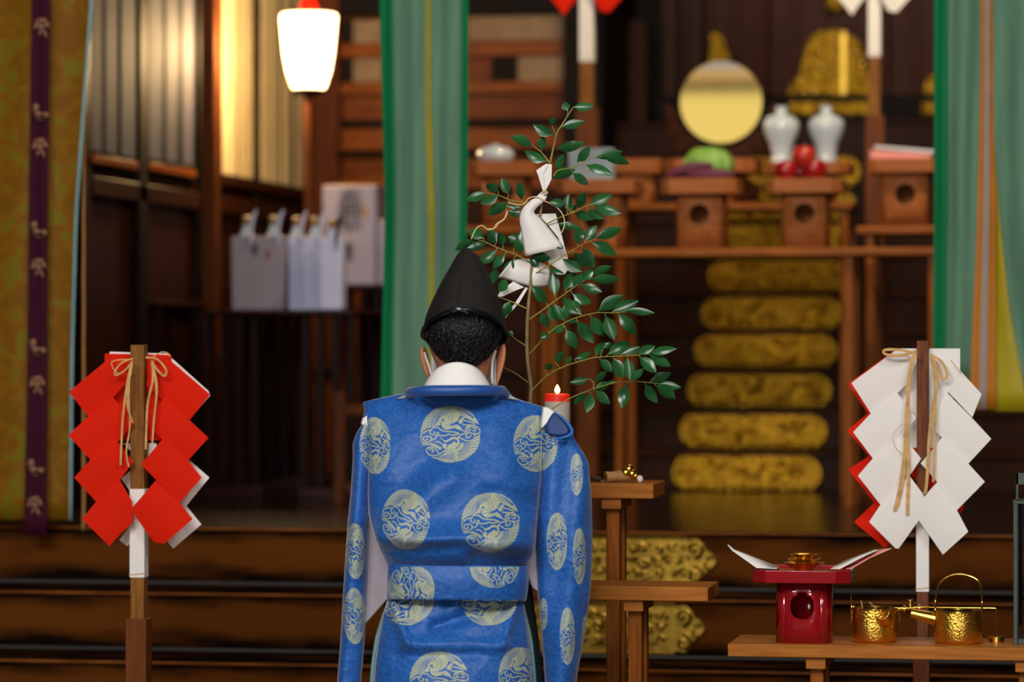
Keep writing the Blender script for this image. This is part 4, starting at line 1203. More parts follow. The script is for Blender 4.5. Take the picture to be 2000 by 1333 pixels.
for k in range(6):
    stroke([(960 + 20 * k, 250 + 26 * k), (1120 + 18 * k, 300 + 20 * k), (1300 - 6 * k, 430 - 4 * k + 8 * k)], 8, .15)
for k in range(14):
    a = math.radians(-14 + k * 7.6)
    stroke([(1040 + 90 * math.cos(a), 910 + 100 * math.sin(a)), (893 + 540 * math.cos(a), 725 + 540 * math.sin(a))], 10, .12, False)
for r_ in (110, 190):
    stroke([(1010 + r_ * math.cos(math.radians(q)), 900 + r_ * math.sin(math.radians(q))) for q in range(-10, 100, 12)], 8, .15)
for k in range(5):
    stroke([(650 + 30 * k, 1125 + 14 * k), (800, 1090 + 22 * k - 10 * k), (960, 1050 + 28 * k)], 8, .15)
for k in range(4):
    stroke([(840 + 35 * k, 980), (850 + 30 * k, 1180)], 8, .15, False)
stroke([(960, 860), (935, 930), (980, 1040), (1010, 1170)], 34, 1)
# crane necks with an outline
stroke([(860, 350), (900, 420), (870, 520), (790, 545)], 64, .3); stroke([(860, 350), (900, 420), (865, 520), (790, 540)], 46, 1)
stroke([(760, 480), (745, 560), (800, 625), (900, 620), (980, 570)], 50, BL); stroke([(750, 500), (765, 580), (830, 625), (930, 600), (1000, 570), (1060, 610)], 34, 1); stroke([(1040, 600), (1150, 690)], 14, 1)
stroke([(720, 780), (800, 832)], 14, 1); stroke([(790, 835), (850, 825), (940, 780), (1020, 800), (1040, 880), (980, 950)], 52, BL); stroke([(790, 840), (850, 830), (930, 785), (1010, 800), (1030, 880), (970, 950)], 36, 1)
W = 21
for pl in ([(420, 705), (500, 655), (560, 650), (600, 600), (680, 605), (740, 650), (800, 668), (960, 682), (1040, 708)], [(560, 650), (540, 690), (590, 730), (625, 700), (610, 680)], [(640, 740), (680, 730), (690, 690), (660, 700)],
           [(560, 820), (620, 805), (660, 760), (650, 740)], [(700, 740), (800, 742), (870, 720), (930, 735), (1040, 708)], [(1020, 775), (1080, 722), (1170, 712), (1160, 770), (1200, 780), (1240, 740)],
           [(1150, 640), (1170, 590), (1230, 575), (1300, 575), (1385, 630), (1388, 690), (1330, 712), (1200, 692), (1150, 655)], [(1230, 600), (1190, 610), (1200, 655), (1235, 645)], [(1265, 610), (1310, 605), (1320, 650), (1275, 655)],
           [(1290, 700), (1310, 770), (1260, 825), (1160, 832), (1080, 790), (1020, 775)], [(400, 720), (388, 790), (405, 855), (500, 860), (558, 820), (570, 772), (500, 752), (440, 770), (430, 815), (480, 825), (500, 790)],
           [(480, 985), (520, 950), (600, 942), (660, 1000), (690, 1070), (560, 1082), (495, 1025), (480, 985)], [(540, 985), (580, 975), (610, 1010), (580, 1030)], [(560, 872), (640, 905), (740, 960)], [(640, 850), (700, 850), (740, 880)],
           [(700, 1070), (760, 1030), (810, 1000)], [(1120, 480), (1200, 500), (1300, 530)], [(1100, 550), (1180, 560), (1300, 560)], [(420, 900), (520, 890), (640, 930), (720, 985)]):
    stroke(pl, W, 1)
fill([(750, 890), (830, 880), (825, 990), (765, 950)], 1)
rr = np.hypot(gx - 893, gy - 725)
ang = np.arctan2(gy - 725, gx - 893)
edge = 508 + 7 * np.abs(np.sin(ang * 24))
msk[rr > edge] = 0
# cloth sheet in front view pixels: x 640..1180, y 740..1340 at 3 samples per pixel
SX, SY, SW, SH, SS = 640, 740, 540, 900, 3
cloth = np.zeros((SH * SS, SW * SS), np.float32)
yy_, xx_ = np.meshgrid(SY + (np.arange(SH * SS) + .5) / SS, SX + (np.arange(SW * SS) + .5) / SS, indexing='ij')
def medal(cx, cy, rx, ry, rot=0, clip=None):
    dx, dy = (xx_ - cx) / rx, (yy_ - cy) / ry
    c_, s_ = math.cos(rot), math.sin(rot)
    a, b = dx * c_ + dy * s_, -dx * s_ + dy * c_
    k = 505 / 560 * N / 2
    ix = (a * k + N / 2); iy = (b * k + N / 2)
    ok = (ix >= 1) & (ix < N - 2) & (iy >= 1) & (iy < N - 2)
    if clip: ok &= (xx_ >= clip[0]) & (xx_ <= clip[2]) & (yy_ >= clip[1]) & (yy_ <= clip[3])
    x0 = ix[ok].astype(int); y0 = iy[ok].astype(int); fx = ix[ok] - x0; fy = iy[ok] - y0
    v = msk[y0, x0] * (1 - fx) * (1 - fy) + msk[y0, x0 + 1] * fx * (1 - fy) + msk[y0 + 1, x0] * (1 - fx) * fy + msk[y0 + 1, x0 + 1] * fx * fy
    cloth[ok] = np.maximum(cloth[ok], v)
medal(880, 850, 58, 57); medal(733, 872, 30, 57, .2); medal(1046, 868, 43, 57); medal(793, 1016, 46, 59, .35); medal(958, 1022, 56, 60)
medal(803, 1150, 47, 45, 1.5, (700, 1108, 1100, 1171)); medal(966, 1104, 50, 44, -1.6, (700, 1108, 1100, 1171))
medal(797, 1166, 52, 56, 2.6, (700, 1172, 1040, 1400)); medal(955, 1166, 55, 58, 3.0, (700, 1172, 1045, 1400)); medal(858, 1332, 57, 60, 0, (700, 1172, 1040, 1400)); medal(1014, 1322, 40, 58, 0, (700, 1172, 1043, 1400))
medal(780, 1520, 52, 60, 2.6); medal(960, 1525, 56, 60, 3.0)
medal(694, 1078, 18, 56, .2, (640, 740, 716, 1400)); medal(692, 1205, 21, 55, .6, (640, 740, 716, 1400))
medal(1126, 928, 12, 42); medal(1088, 1059, 20, 58); medal(1131, 1088, 12, 57); medal(1108, 1244, 14, 58); medal(1143, 1250, 8, 48); medal(1062, 1200, 8, 32)
img = bpy.data.images.new('woven_crane_medallions', SW * SS, SH * SS)
px_ = np.ones((SH * SS, SW * SS, 4), np.float32)
px_[..., 0] = px_[..., 1] = px_[..., 2] = cloth[::-1]
img.colorspace_settings.name = 'Non-Color'
img.pixels.foreach_set(px_.ravel()); img.update(); img.pack()

m, nt, b, out = newmat('blue_silk_damask'); L = nt.links.new
uvn = nt.nodes.new('ShaderNodeUVMap'); uvn.uv_map = 'UVMap'
im = nt.nodes.new('ShaderNodeTexImage'); im.image = img; im.extension = 'CLIP'; L(uvn.outputs[0], im.inputs[0])
mp = nt.nodes.new('ShaderNodeMapping'); mp.inputs['Scale'].default_value = (30, 49, 1); L(uvn.outputs[0], mp.inputs[0])
vo = nt.nodes.new('ShaderNodeTexVoronoi'); vo.feature = 'F1'; vo.inputs['Scale'].default_value = 1.0; L(mp.outputs[0], vo.inputs['Vector'])
wv = nt.nodes.new('ShaderNodeMath'); wv.operation = 'MULTIPLY'; L(vo.outputs['Distance'], wv.inputs[0]); wv.inputs[1].default_value = 15
sn = nt.nodes.new('ShaderNodeMath'); sn.operation = 'SINE'; L(wv.outputs[0], sn.inputs[0])
cr = nt.nodes.new('ShaderNodeMapRange'); cr.inputs['From Min'].default_value = -1; cr.inputs['From Max'].default_value = 1; cr.inputs['To Min'].default_value = .0; cr.inputs['To Max'].default_value = 1
L(sn.outputs[0], cr.inputs['Value'])
mx = nt.nodes.new('ShaderNodeMixRGB'); mx.inputs[1].default_value = lin('#1d56a4'); mx.inputs[2].default_value = lin('#2663b3'); L(cr.outputs[0], mx.inputs[0])
m2 = nt.nodes.new('ShaderNodeMixRGB'); L(im.outputs[0], m2.inputs[0]); L(mx.outputs[0], m2.inputs[1]); m2.inputs[2].default_value = lin('#aab298')
L(m2.outputs[0], b.inputs['Base Color'])
b.inputs['Roughness'].default_value = .5; b.inputs['Sheen Weight'].default_value = .35; b.inputs['Sheen Roughness'].default_value = .35
b.inputs['Specular IOR Level'].default_value = .35
nb = nt.nodes.new('ShaderNodeTexNoise'); nb.inputs['Scale'].default_value = 1; nb.inputs['Detail'].default_value = 3; nb.inputs['Distortion'].default_value = .8
mq = nt.nodes.new('ShaderNodeMapping'); mq.inputs['Scale'].default_value = (9, 18, 1); mq.inputs['Rotation'].default_value = (0, 0, .5); L(uvn.outputs[0], mq.inputs[0]); L(mq.outputs[0], nb.inputs['Vector'])
bq = nt.nodes.new('ShaderNodeBump'); bq.inputs['Strength'].default_value = .55; bq.inputs['Distance'].default_value = .012; L(nb.outputs['Fac'], bq.inputs['Height']); L(bq.outputs['Normal'], b.inputs['Normal'])
ROBE = m
BLUE_PLAIN = mat('blue_silk_plain', '#1d4f9c', rough=.45, var=.1, vscale=20, sheen=.2)

DP = 7.2
PR = thing('person', 'person in a blue crane medallion robe and black hat, seen from behind, holding a branch', 'person', (Q(900, 2095, DP).x, Q(900, 2095, DP).y, 0), YAW)

def cloth_obj(name, rows, mat_, parent, solid=.002, closed=False, sub=0):
    """rows: list of lists of (px, py, d); UV from the flat pattern"""
    k, n = len(rows), len(rows[0])
    inv = world(parent).inverted()
    vs = [inv @ Q(x, y, DP + d) for r in rows for x, y, d in r]
    fs = []
    for i in range(k - 1):
        for j in range(n if closed else n - 1):
            j2 = (j + 1) % n
            fs.append((i * n + j, (i + 1) * n + j, (i + 1) * n + j2, i * n + j2))
    me = bpy.data.meshes.new(name); me.from_pydata([tuple(v) for v in vs], [], fs)
    uv = me.uv_layers.new(name='UVMap')
    flat = [(x, y) for r in rows for x, y, d in r]
    dat = np.empty((len(me.loops), 2), np.float32)
    vi = np.empty(len(me.loops), np.int32); me.loops.foreach_get('vertex_index', vi)
    fl = np.array(flat, np.float32)
    dat[:, 0] = (fl[vi, 0] - SX) / SW; dat[:, 1] = 1 - (fl[vi, 1] - SY) / SH
    uv.data.foreach_set('uv', dat.ravel())
    me.polygons.foreach_set('use_smooth', [True] * len(me.polygons))
    me.materials.append(mat_); me.update()
    o = bpy.data.objects.new(name, me); o.parent = parent; col.objects.link(o)
    if solid:
        md = o.modifiers.new('thick', 'SOLIDIFY'); md.thickness = solid; md.offset = 0
    return o

def fold(x, y, x0, y0, x1, y1, w):
    dx, dy = x1 - x0, y1 - y0; L2 = dx * dx + dy * dy
    t_ = max(0, min(1, ((x - x0) * dx + (y - y0) * dy) / L2))
    d2 = (x - x0 - t_ * dx) ** 2 + (y - y0 - t_ * dy) ** 2
    return 1.7 * math.exp(-d2 / (2 * w * w))

# body panel of the robe
topc = [(710, 786), (745, 778), (798, 769), (840, 771), (890, 772), (940, 771), (980, 769), (1018, 783), (1066, 797)]
botc = [(757, 1108), (800, 1112), (850, 1112), (895, 1112), (940, 1111), (985, 1110), (1031, 1106)]
lefc = [(710, 786), (716, 830), (720, 900), (719, 960), (722, 1010), (738, 1065), (757, 1108)]
rigc = [(1066, 797), (1061, 850), (1058, 920), (1053, 975), (1048, 1030), (1044, 1070), (1031, 1106)]
NU, NV = 72, 72
T_, B_, L_, R_ = interp(topc, NU + 1), interp(botc, NU + 1), interp(lefc, NV + 1), interp(rigc, NV + 1)
def coons(i, j):
    u_, v_ = j / NU, i / NV
    out = []
    for a in (0, 1):
        s = (1 - v_) * T_[j][a] + v_ * B_[j][a] + (1 - u_) * L_[i][a] + u_ * R_[i][a]
        s -= (1 - u_) * (1 - v_) * T_[0][a] + u_ * (1 - v_) * T_[NU][a] + (1 - u_) * v_ * B_[0][a] + u_ * v_ * B_[NU][a]
        out.append(s)
    return out
def torso_d(u_, v_, x, y):
    w = 2 * u_ - 1
    th = .035 + .075 * min(1, v_ * 2.2) ** .8
    base = .075 * (1 - v_) ** 1.6 - .005
    d = base - th * max(0, 1 - abs(w) ** 2.4) ** .55
    d += .042 * max(0, (v_ - .84) / .16) ** 1.5                # tuck into the sash
    d -= .032 * math.exp(-((v_ - .80) / .1) ** 2)              # blouse above it
    # folds
    d += .012 * fold(x, y, 720, 1010, 830, 905, 22)
    d -= .010 * fold(x, y, 735, 1050, 880, 930, 20)
    d += .010 * fold(x, y, 750, 1075, 900, 1068, 10)
    d -= .008 * fold(x, y, 790, 1060, 920, 1050, 9)
    d += .008 * fold(x, y, 1050, 985, 960, 960, 14)
    d -= .006 * fold(x, y, 1052, 1015, 970, 1075, 14)
    d += .008 * fold(x, y, 930, 1085, 1030, 1088, 9)
    d += .006 * fold(x, y, 850, 790, 930, 786, 12)
    d -= .004 * fold(x, y, 1000, 900, 1010, 960, 20)
    return d
rows = []
for i in range(NV + 1):
    row = []
    for j in range(NU + 1):
        x, y = coons(i, j); u_, v_ = j / NU, i / NV
        row.append((x, y, torso_d(u_, v_, x, y)))
    front = []
    for j in range(NU - 1, 0, -3):
        x, y = coons(i, j); u_, v_ = j / NU, i / NV; w = 2 * u_ - 1
        front.append((x, y, torso_d(1, v_, *coons(i, NU)) + .02 + (.09 + .05 * v_) * max(0, 1 - abs(w) ** 2.4) ** .55))
    rows.append(row + front)
cloth_obj('robe_back', rows, ROBE, PR, closed=True)
# seam threads of the body panel
for side in (L_, R_):
    j = 0 if side is L_ else NU
    g = MB()
    pts = []
    for i in range(10, 52):
        x, y = side[i]
        pts.append(Q(x + (3 if j == 0 else -3), y, DP + torso_d(.012 if j == 0 else .988, i / NV, x, y) - .003))
    g.tube(pts, .0007, 5); g.build('seam_thread', mat('pale_thread', '#a8c4d8', rough=.6), PR)
# rolled collar
g = MB()
cl = interp([(800, 768), (830, 764), (890, 763), (940, 763), (980, 764)], 26)
pts = [Q(x, y, DP + .012 - .078 * math.sin(PI * i / 25) ** .55) for i, (x, y) in enumerate(cl)]
fr = [Q(990 - 190 * i / 9, 775 + 22 * math.sin(PI * i / 9), DP + .03 + .13 * math.sin(PI * i / 9)) for i in range(10)]
g.tube(pts + fr + pts[:1], .0108, 14); g.build('robe_collar', BLUE_PLAIN, PR)
g = MB(); g.ell(Q(972, 766, DP + .0), .009, .009, .008, 12, 8); g.build('collar_knot', mat('grey_green_knot', '#7f9a8c', rough=.5, var=.4, vscale=120), PR)
# pale lining peeping at the shoulders beside the collar
for (pl) in ([(795, 770), (806, 764), (800, 776), (775, 780)], [(975, 766), (990, 768), (1012, 781), (985, 778)]):
    g = MB(); g.prism([Q(x, y, DP + .02) for x, y in pl], Q(0, 0, .004) - Q(0, 0, 0)); g.build('lining_edge', mat('silver_green_brocade', '#a8b09c', rough=.5, var=.2, vscale=80), PR)
# white inner collar
g = MB(); rows = []
for i in range(12):
    t_ = i / 11
    y = 708 + 62 * t_; hwid = 38 + 26 * t_ ** .8
    cx = 893
    row = []
    for j in range(40):
        a = 2 * PI * j / 40
        dr = .045 + .02 * t_
        sag = -10 * (1 - math.sin(a)) / 2 * 0 + (16 * (1 + math.sin(a)) / 2) * (1 - t_)     # front lower than the nape
        edge_ = 12 * (1 - t_) * abs(math.cos(a)) ** 2
        row.append(Q(cx + (hwid + 8) * math.cos(a), y + sag + edge_, DP + .028 + dr * math.sin(a)))
    rows.append(row)
g.grid(rows, True); g.build('white_collar', WHITEC, PR, solid=.002)
# sash
rows = []
for i in range(15):
    v_ = i / 14; y = 1104 + 70 * v_; xl, xr = 757 - 1 * v_, 1031 - 5 * v_ + 3 * math.sin(PI * v_)
    row = []
    for j in range(96):
        a = PI + 2 * PI * j / 96
        x = (xl + xr) / 2 + (xr - xl) / 2 * math.cos(a)
        d = .015 + (-.103 if math.sin(a) < 0 else .0) * abs(math.sin(a)) ** .7 + (.10 * abs(math.sin(a)) ** .7 if math.sin(a) >= 0 else 0)
        d -= .006 * math.sin(PI * v_)
        row.append((x, y + 3 * math.sin(a) * 0 + 2 * math.cos(a), d))
    rows.append(row)
cloth_obj('sash', rows, ROBE, PR, closed=True)
# hanging back panel below the sash
lsk = [(758, 1170), (748, 1200), (738, 1250), (731, 1300), (728, 1340), (722, 1480), (712, 1980)]
rsk = [(1022, 1170), (1028, 1210), (1035, 1260), (1040, 1310), (1042, 1340), (1048, 1480), (1058, 1980)]
rows = []
for i in range(81):
    t_ = i / 80; y = 1168 + (810) * t_ ** 1.5
    xl, xr = by_y(lsk, y), by_y(rsk, y); row = []
    for j in range(65):
        u_ = j / 64; w = 2 * u_ - 1; x = xl + (xr - xl) * u_
        bul = .062 + .05 * math.sin(PI * min(1, (y - 1168) / 340))
        d = .015 - bul * max(0, 1 - abs(w) ** 2.6) ** .6
        d -= .012 * fold(x, y, 765, 1180, 795, 1255, 6) + .010 * fold(x, y, 1005, 1185, 985, 1255, 6)
        d += .014 * fold(x, y, 850, 1225, 990, 1180, 9)
        d -= .010 * fold(x, y, 800, 1262, 985, 1262, 8)
        d += .008 * fold(x, y, 780, 1285, 930, 1275, 12)
        if y < 1200: d += .006 * math.sin(x * .16) * (1 - (y - 1168) / 32)
        row.append((x, y, d))
    rows.append(row)
cloth_obj('robe_tail', rows, ROBE, PR)
for l_, s in ((lsk, -1), (rsk, 1)):
    g = MB(); rows = []
    for i in range(30):
        y = 1186 + (1960 - 1186) * (i / 29) ** 1.5; x = by_y(l_, y); k = min(1, (y - 1186) / 60)
        rows.append([Q(x - s * 3, y, DP + .022), Q(x + s * 5 * k, y, DP + .03), Q(x + s * 7 * k, y, DP + .045)])
    g.grid(rows); g.build('robe_lining', LINING, PR, solid=.001)
# dark trousers down to the floor
g = MB(); rows = []
for i in range(20):
    t_ = i / 19; y = 1110 + (2070 - 1110) * t_; xl, xr = 752 - 30 * t_, 1034 + 34 * min(1, t_ * 4) - 10 * t_
    rows.append([Q((xl + xr) / 2 + (xr - xl) / 2 * math.cos(2 * PI * j / 48), y, DP + .078 + (.07 + .03 * t_) * math.sin(2 * PI * j / 48) + .006 * math.sin(j * 1.8)) for j in range(48)])
g.grid(rows, True); g.build('under_robe', BLACKCLOTH, PR)
# white inner garment at the sides
WIN_SHADED = mat('white_inner_robe', '#a59ca4', rough=.8, var=.05)  # white cloth, greyed so that its shading is in the colour
for pl, d0 in (([(716, 1010), (726, 1010), (740, 1065), (760, 1108), (757, 1172), (734, 1198), (712, 1222), (706, 1120)], .05), ([(1040, 1040), (1056, 1050), (1056, 1160), (1040, 1150), (1028, 1118), (1042, 1075)], .035)):
    g = MB(); n = len(pl); g.prism([Q(x, y, DP + d0) for x, y in pl], Q(0, 0, .03)-Q(0, 0, 0)); g.build('white_inner_robe', WIN_SHADED, PR, bevel=.003)
# sleeves
def sleeve(outer, inner, name, half=.055, fw=.11):
    rows = []
    ys = np.linspace(outer[0][1], outer[-1][1], 70)
    for i, y in enumerate(ys):
        xo = by_y(outer, y); xi = by_y(inner, y)
        t_ = i / 69
        row = []
        for j in range(56):
            a = 2 * PI * j / 56
            cx, hw = (xo + xi) / 2, (xo - xi) / 2
            ca, sa_ = math.cos(a), math.sin(a)
            x = cx + hw * math.copysign(abs(ca) ** .85, ca)
            hf = half * (.35 + .65 * min(1, t_ * 3))
            d = .045 + .02 * t_ + (hf if sa_ < 0 else fw * min(1, .3 + t_ * 1.5)) * sa_
            if sa_ < 0:
                d += .006 * math.sin(x * .10 + y * .011) + .004 * math.sin(x * .05 - y * .03) * t_
            row.append((x, y, d))
        rows.append(row)
    o = cloth_obj(name, rows, ROBE, PR, closed=True)
    return rows
lo_ = [(712, 806), (706, 832), (696, 848), (690, 866), (690, 900), (686, 960), (680, 1020), (676, 1080), (671, 1160), (666, 1250), (660, 1325), (657, 1410)]
li_ = [(718, 806), (722, 840), (724, 900), (723, 960), (720, 1020), (718, 1090), (715, 1180), (711, 1260), (705, 1330), (700, 1410)]
ro_ = [(1072, 812), (1105, 826), (1116, 840), (1122, 860), (1138, 884), (1149, 905), (1154, 960), (1157, 1040), (1153, 1150), (1143, 1230), (1128, 1310), (1116, 1410)]
ri_ = [(1058, 812), (1057, 850), (1055, 900), (1052, 960), (1047, 1010), (1044, 1060), (1049, 1140), (1056, 1210), (1063, 1300), (1070, 1410)]
sleeve(lo_, li_, 'sleeve'); sleeve(ro_, ri_, 'sleeve')
# shoulder caps: dark turned fold and white undergarment showing through the open shoulder seam
g = MB(); g.prism([Q(x, y, DP + .012) for x, y in [(1062, 797), (1070, 797), (1083, 805), (1081, 812), (1066, 830), (1058, 838)]], Q(0, 0, .02) - Q(0, 0, 0)); g.build('white_undershirt', WHITEC, PR, bevel=.002)
g = MB(); g.prism([Q(x, y, DP + .016) for x, y in [(710, 818), (717, 812), (718, 834), (706, 830)]], Q(0, 0, .02) - Q(0, 0, 0)); g.build('white_undershirt', WHITEC, PR, bevel=.002)
g = MB()
cv = interp([(1066, 834), (1083, 807), (1098, 817), (1112, 836), (1109, 849), (1092, 853), (1070, 850)], 24)
g.prism([Q(x, y, DP + .0 + .012 * (i % 2 == 5)) for i, (x, y) in enumerate(cv)], Q(0, 0, .03) - Q(0, 0, 0)); g.build('shoulder_fold', mat('dark_blue_fold', '#163d7c', rough=.5), PR, bevel=.005)
g = MB(); g.tube([Q(x, y, DP - .006) for x, y in interp([(1083, 806), (1098, 816), (1113, 833), (1117, 846), (1104, 854), (1080, 858)], 20)], [.0015 + .0018 * math.sin(PI * i / 19) for i in range(20)], 8); g.build('shoulder_hem', mat('blue_hem', '#2a6bbe', rough=.5), PR)

# ---- body: one continuous skin grown over a skeleton
def skin_body(name, verts, edges, radii, root, mat_, parent, sub=2):
    me = bpy.data.meshes.new(name)
    inv = world(parent).inverted()
    me.from_pydata([tuple(inv @ v) for v in verts], edges, [])
    o = bpy.data.objects.new(name, me); o.parent = parent; col.objects.link(o)
    md = o.modifiers.new('skin', 'SKIN'); md.use_smooth_shade = True
    for i, r in enumerate(radii):
        me.skin_vertices[0].data[i].radius = (r, r)
        me.skin_vertices[0].data[i].use_root = (i == root)
    o.modifiers.new('sub', 'SUBSURF').levels = sub; o.modifiers['sub'].render_levels = sub
    me.materials.append(mat_)
    return o
V, E, Rr = [], [], []
def jn(p, r, par=None):
    V.append(p); Rr.append(r)
    if par is not None: E.append((par, len(V) - 1))
    return len(V) - 1
pel = jn(Q(895, 1190, DP + .06), .062)
sp1 = jn(Q(895, 1080, DP + .05), .07, pel)
sp2 = jn(Q(893, 950, DP + .045), .095, sp1)
chs = jn(Q(893, 860, DP + .07), .08, sp2)
nk0 = jn(Q(902, 785, DP + .09), .044, chs)
nk1 = jn(Q(905, 728, DP + .08), .054, nk0)
hd0 = jn(Q(907, 680, DP + .075), .068, nk1)
hd1 = jn(Q(907, 650, DP + .072), .072, hd0)
hd2 = jn(Q(907, 622, DP + .07), .05, hd1)
BR = Q(1035, 930, DP + .36)                       # where the branch is grasped
for s, sh, el in ((-1, (745, 845), (720, 1010)), (1, (1040, 850), (1075, 1010))):
    a = jn(Q(*sh, DP + .08), .05, chs)
    e_ = jn(Q(*el, DP + .14), .04, a)
    wr = jn(Q(1035 + s * 16 - 0, 985 + s * 12, DP + .34), .026, e_)
    pm = jn(BR + Vector((s * .028, -.01, -.03 - s * .03)), .027, wr)
    # fingers curl round the stem
    for k in range(4):
        zz = Vector((0, 0, .026 - .017 * k - s * .03 - .02))
        lk = (1.0, 1.1, 1.03, .82)[k]
        f0 = jn(BR + Vector((s * .026, .012, 0)) + zz, .0095, pm)
        f1 = jn(BR + Vector((s * .012 * lk, .028 * lk, 0)) + zz, .0088, f0)
        f2 = jn(BR + Vector((-s * .014 * lk, .022 * lk, 0)) + zz, .008, f1)
        jn(BR + Vector((-s * .022 * lk, .004, 0)) + zz, .007, f2)
    th = jn(BR + Vector((s * .02, -.02, .02 - s * .03)), .0105, pm)
    jn(BR + Vector((-s * .004, -.022, .034 - s * .03)), .0085, th)
    hp = jn(Q(895 + s * 68, 1250, DP + .07), .058, pel)
    kn = jn(Q(900 + s * 72, 1640, DP + .05), .055, hp)
    an = jn(Q(902 + s * 70, 2030, DP + .04), .04, kn)
    ft = jn(Q(902 + s * 72, 2068, DP + .10), .03, an)
    jn(Q(902 + s * 76, 2072, DP + .17), .022, ft)
body = skin_body('body', V, E, Rr, 0, SKIN, PR)
# bake the skin and join head shape, ears and nose into the same mesh
dg = bpy.context.evaluated_depsgraph_get(); bpy.context.view_layer.update()
me2 = bpy.data.meshes.new_from_object(body.evaluated_get(bpy.context.evaluated_depsgraph_get()))
body.modifiers.clear()
import bmesh
bm = bmesh.new(); bm.from_mesh(me2)
inv = world(PR).inverted()
def join_mb(mb_):
    vv = [bm.verts.new(inv @ p) for p in mb_.v]
    for f_ in mb_.f:
        try:
            q = bm.faces.new([vv[i] for i in f_]); q.smooth = True
        except ValueError: pass
g = MB()
HC = Q(905, 655, DP + .075)
MR = Matrix.Rotation(YAW, 3, 'Z')
hd = []
for i in range(25):
    ph = -PI / 2 + PI * i / 24; row = []
    for j in range(40):
        a = 2 * PI * j / 40
        d = Vector((math.cos(ph) * math.cos(a), math.cos(ph) * math.sin(a), math.sin(ph)))
        jaw = 1 - .22 * max(0, -d.z) * (1 if d.y > 0 else .75)
        v = Vector((d.x * .0745 * jaw, d.y * (.094 if d.y > 0 else .084), d.z * .105))
        v.y += -.03 * d.z if d.z > 0 else .02 * -d.z
        nose = math.exp(-((d.x / .16) ** 2 + ((d.z + .12) / .18) ** 2)) * (1 if d.y > 0 else 0)
        v.y += .022 * nose
        row.append(HC + MR @ v)
    hd.append(row)
g.grid(hd, True); join_mb(g)
for s, cx, ytop, ybot in ((-1, 833, 678, 742), (1, 975, 673, 752)):
    g = MB(); rows = []
    for i in range(15):
        t_ = i / 14
        y = ytop + (ybot - ytop) * t_
        wd = 15 * (math.sin(PI * min(.97, max(.06, t_ ** .75))) ** .6) * (1 - .25 * t_)
        xo = cx + s * (8 - 12 * t_)
        row = []
        for j in range(16):
            a = 2 * PI * j / 16
            row.append(Q(xo + wd * .62 * math.cos(a), y, DP + .075 + .012 * math.sin(a) + .008 * math.cos(a) * -s * 0 - s * 0 + .010 * (xo + wd * math.cos(a) - cx) / 15 * s * -1))
        rows.append(row)
    g.grid(rows, True); join_mb(g)
bm.to_mesh(me2); bm.free()
me2.materials.clear(); me2.materials.append(SKIN)
for p in me2.polygons: p.use_smooth = True
body.data = me2
# eyes under the brow and mask over mouth
for s in (-1, 1):
    g = MB(); g.ell(HC + MR @ Vector((s * .031, .083, -.002)), .012, .008, .006, 12, 8); g.build('eye', mat('dark_eye', '#120c0a', rough=.2), PR)
g = MB(); rows = []
for i in range(9):
    v_ = i / 8; row = []
    for j in range(17):
        w = (j / 16 * 2 - 1)
        row.append(HC + MR @ Vector((w * .066, .112 - .055 * abs(w) ** 1.8 + .012 * math.sin(PI * v_), -.02 - .085 * v_)))
    rows.append(row)
g.grid(rows); msk_ = g.build('face_mask', WHITEC, PR, solid=.002)
for pts in ([(829, 690), (834, 705), (841, 728), (846, 748)], [(968, 686), (962, 706), (961, 732), (962, 750)]):
    g = MB(); g.tube([Q(x, y, DP + .052 + (.004 * i)) for i, (x, y) in enumerate(interp(pts, 10))], .0026, 8, flat=.6); g.build('ear_loop', WHITEC, msk_)
lft = [(906, 484), (893, 500), (880, 522), (866, 546), (853, 572), (840, 600), (831, 626), (827, 655)]
rgt = [(910, 484), (930, 499), (945, 520), (957, 544), (969, 572), (979, 604), (986, 632), (991, 660)]
# hair: cap of short hair over the skull
g = MB(); rows = []
r2 = random.Random(11)
for i in range(34):
    t_ = i / 33; y = 585 + (713 - 585) * t_
    row = []
    for j in range(64):
        a = 2 * PI * j / 64
        back = max(0, -math.sin(a))
        hw_ = 82 * (1 - max(0, (t_ - .42) / .58) ** 2 * .36) * (.8 + .2 * min(1, t_ * 3))
        yy2 = y - (1 - back) * 26 * t_ + 4 * t_ * math.sin(j * 2.1)
        lim = (by_y(rgt, yy2 + 34 * back) - by_y(lft, yy2 + 34 * back)) / 2 - 7
        eh = 655 - 52 * back ** 1.3
        kq = 1 if yy2 > eh + 4 else min(1, max(.45, lim / hw_)) if yy2 < eh - 4 else (1 + min(1, lim / hw_)) / 2
        rad = .098 * (1 - .33 * max(0, (t_ - .45) / .55) ** 1.6)
        nz_ = 1 + .016 * math.sin(j * 1.7 + i * .9) + r2.uniform(-.012, .012)
        row.append(Q(905 + hw_ * kq * nz_ * math.cos(a), yy2, DP + .068 + rad * kq * nz_ * math.sin(a) * (1 if math.sin(a) < 0 else .7)))
    rows.append(row)
g.grid(rows, True); g.build('hair', HAIR, PR)
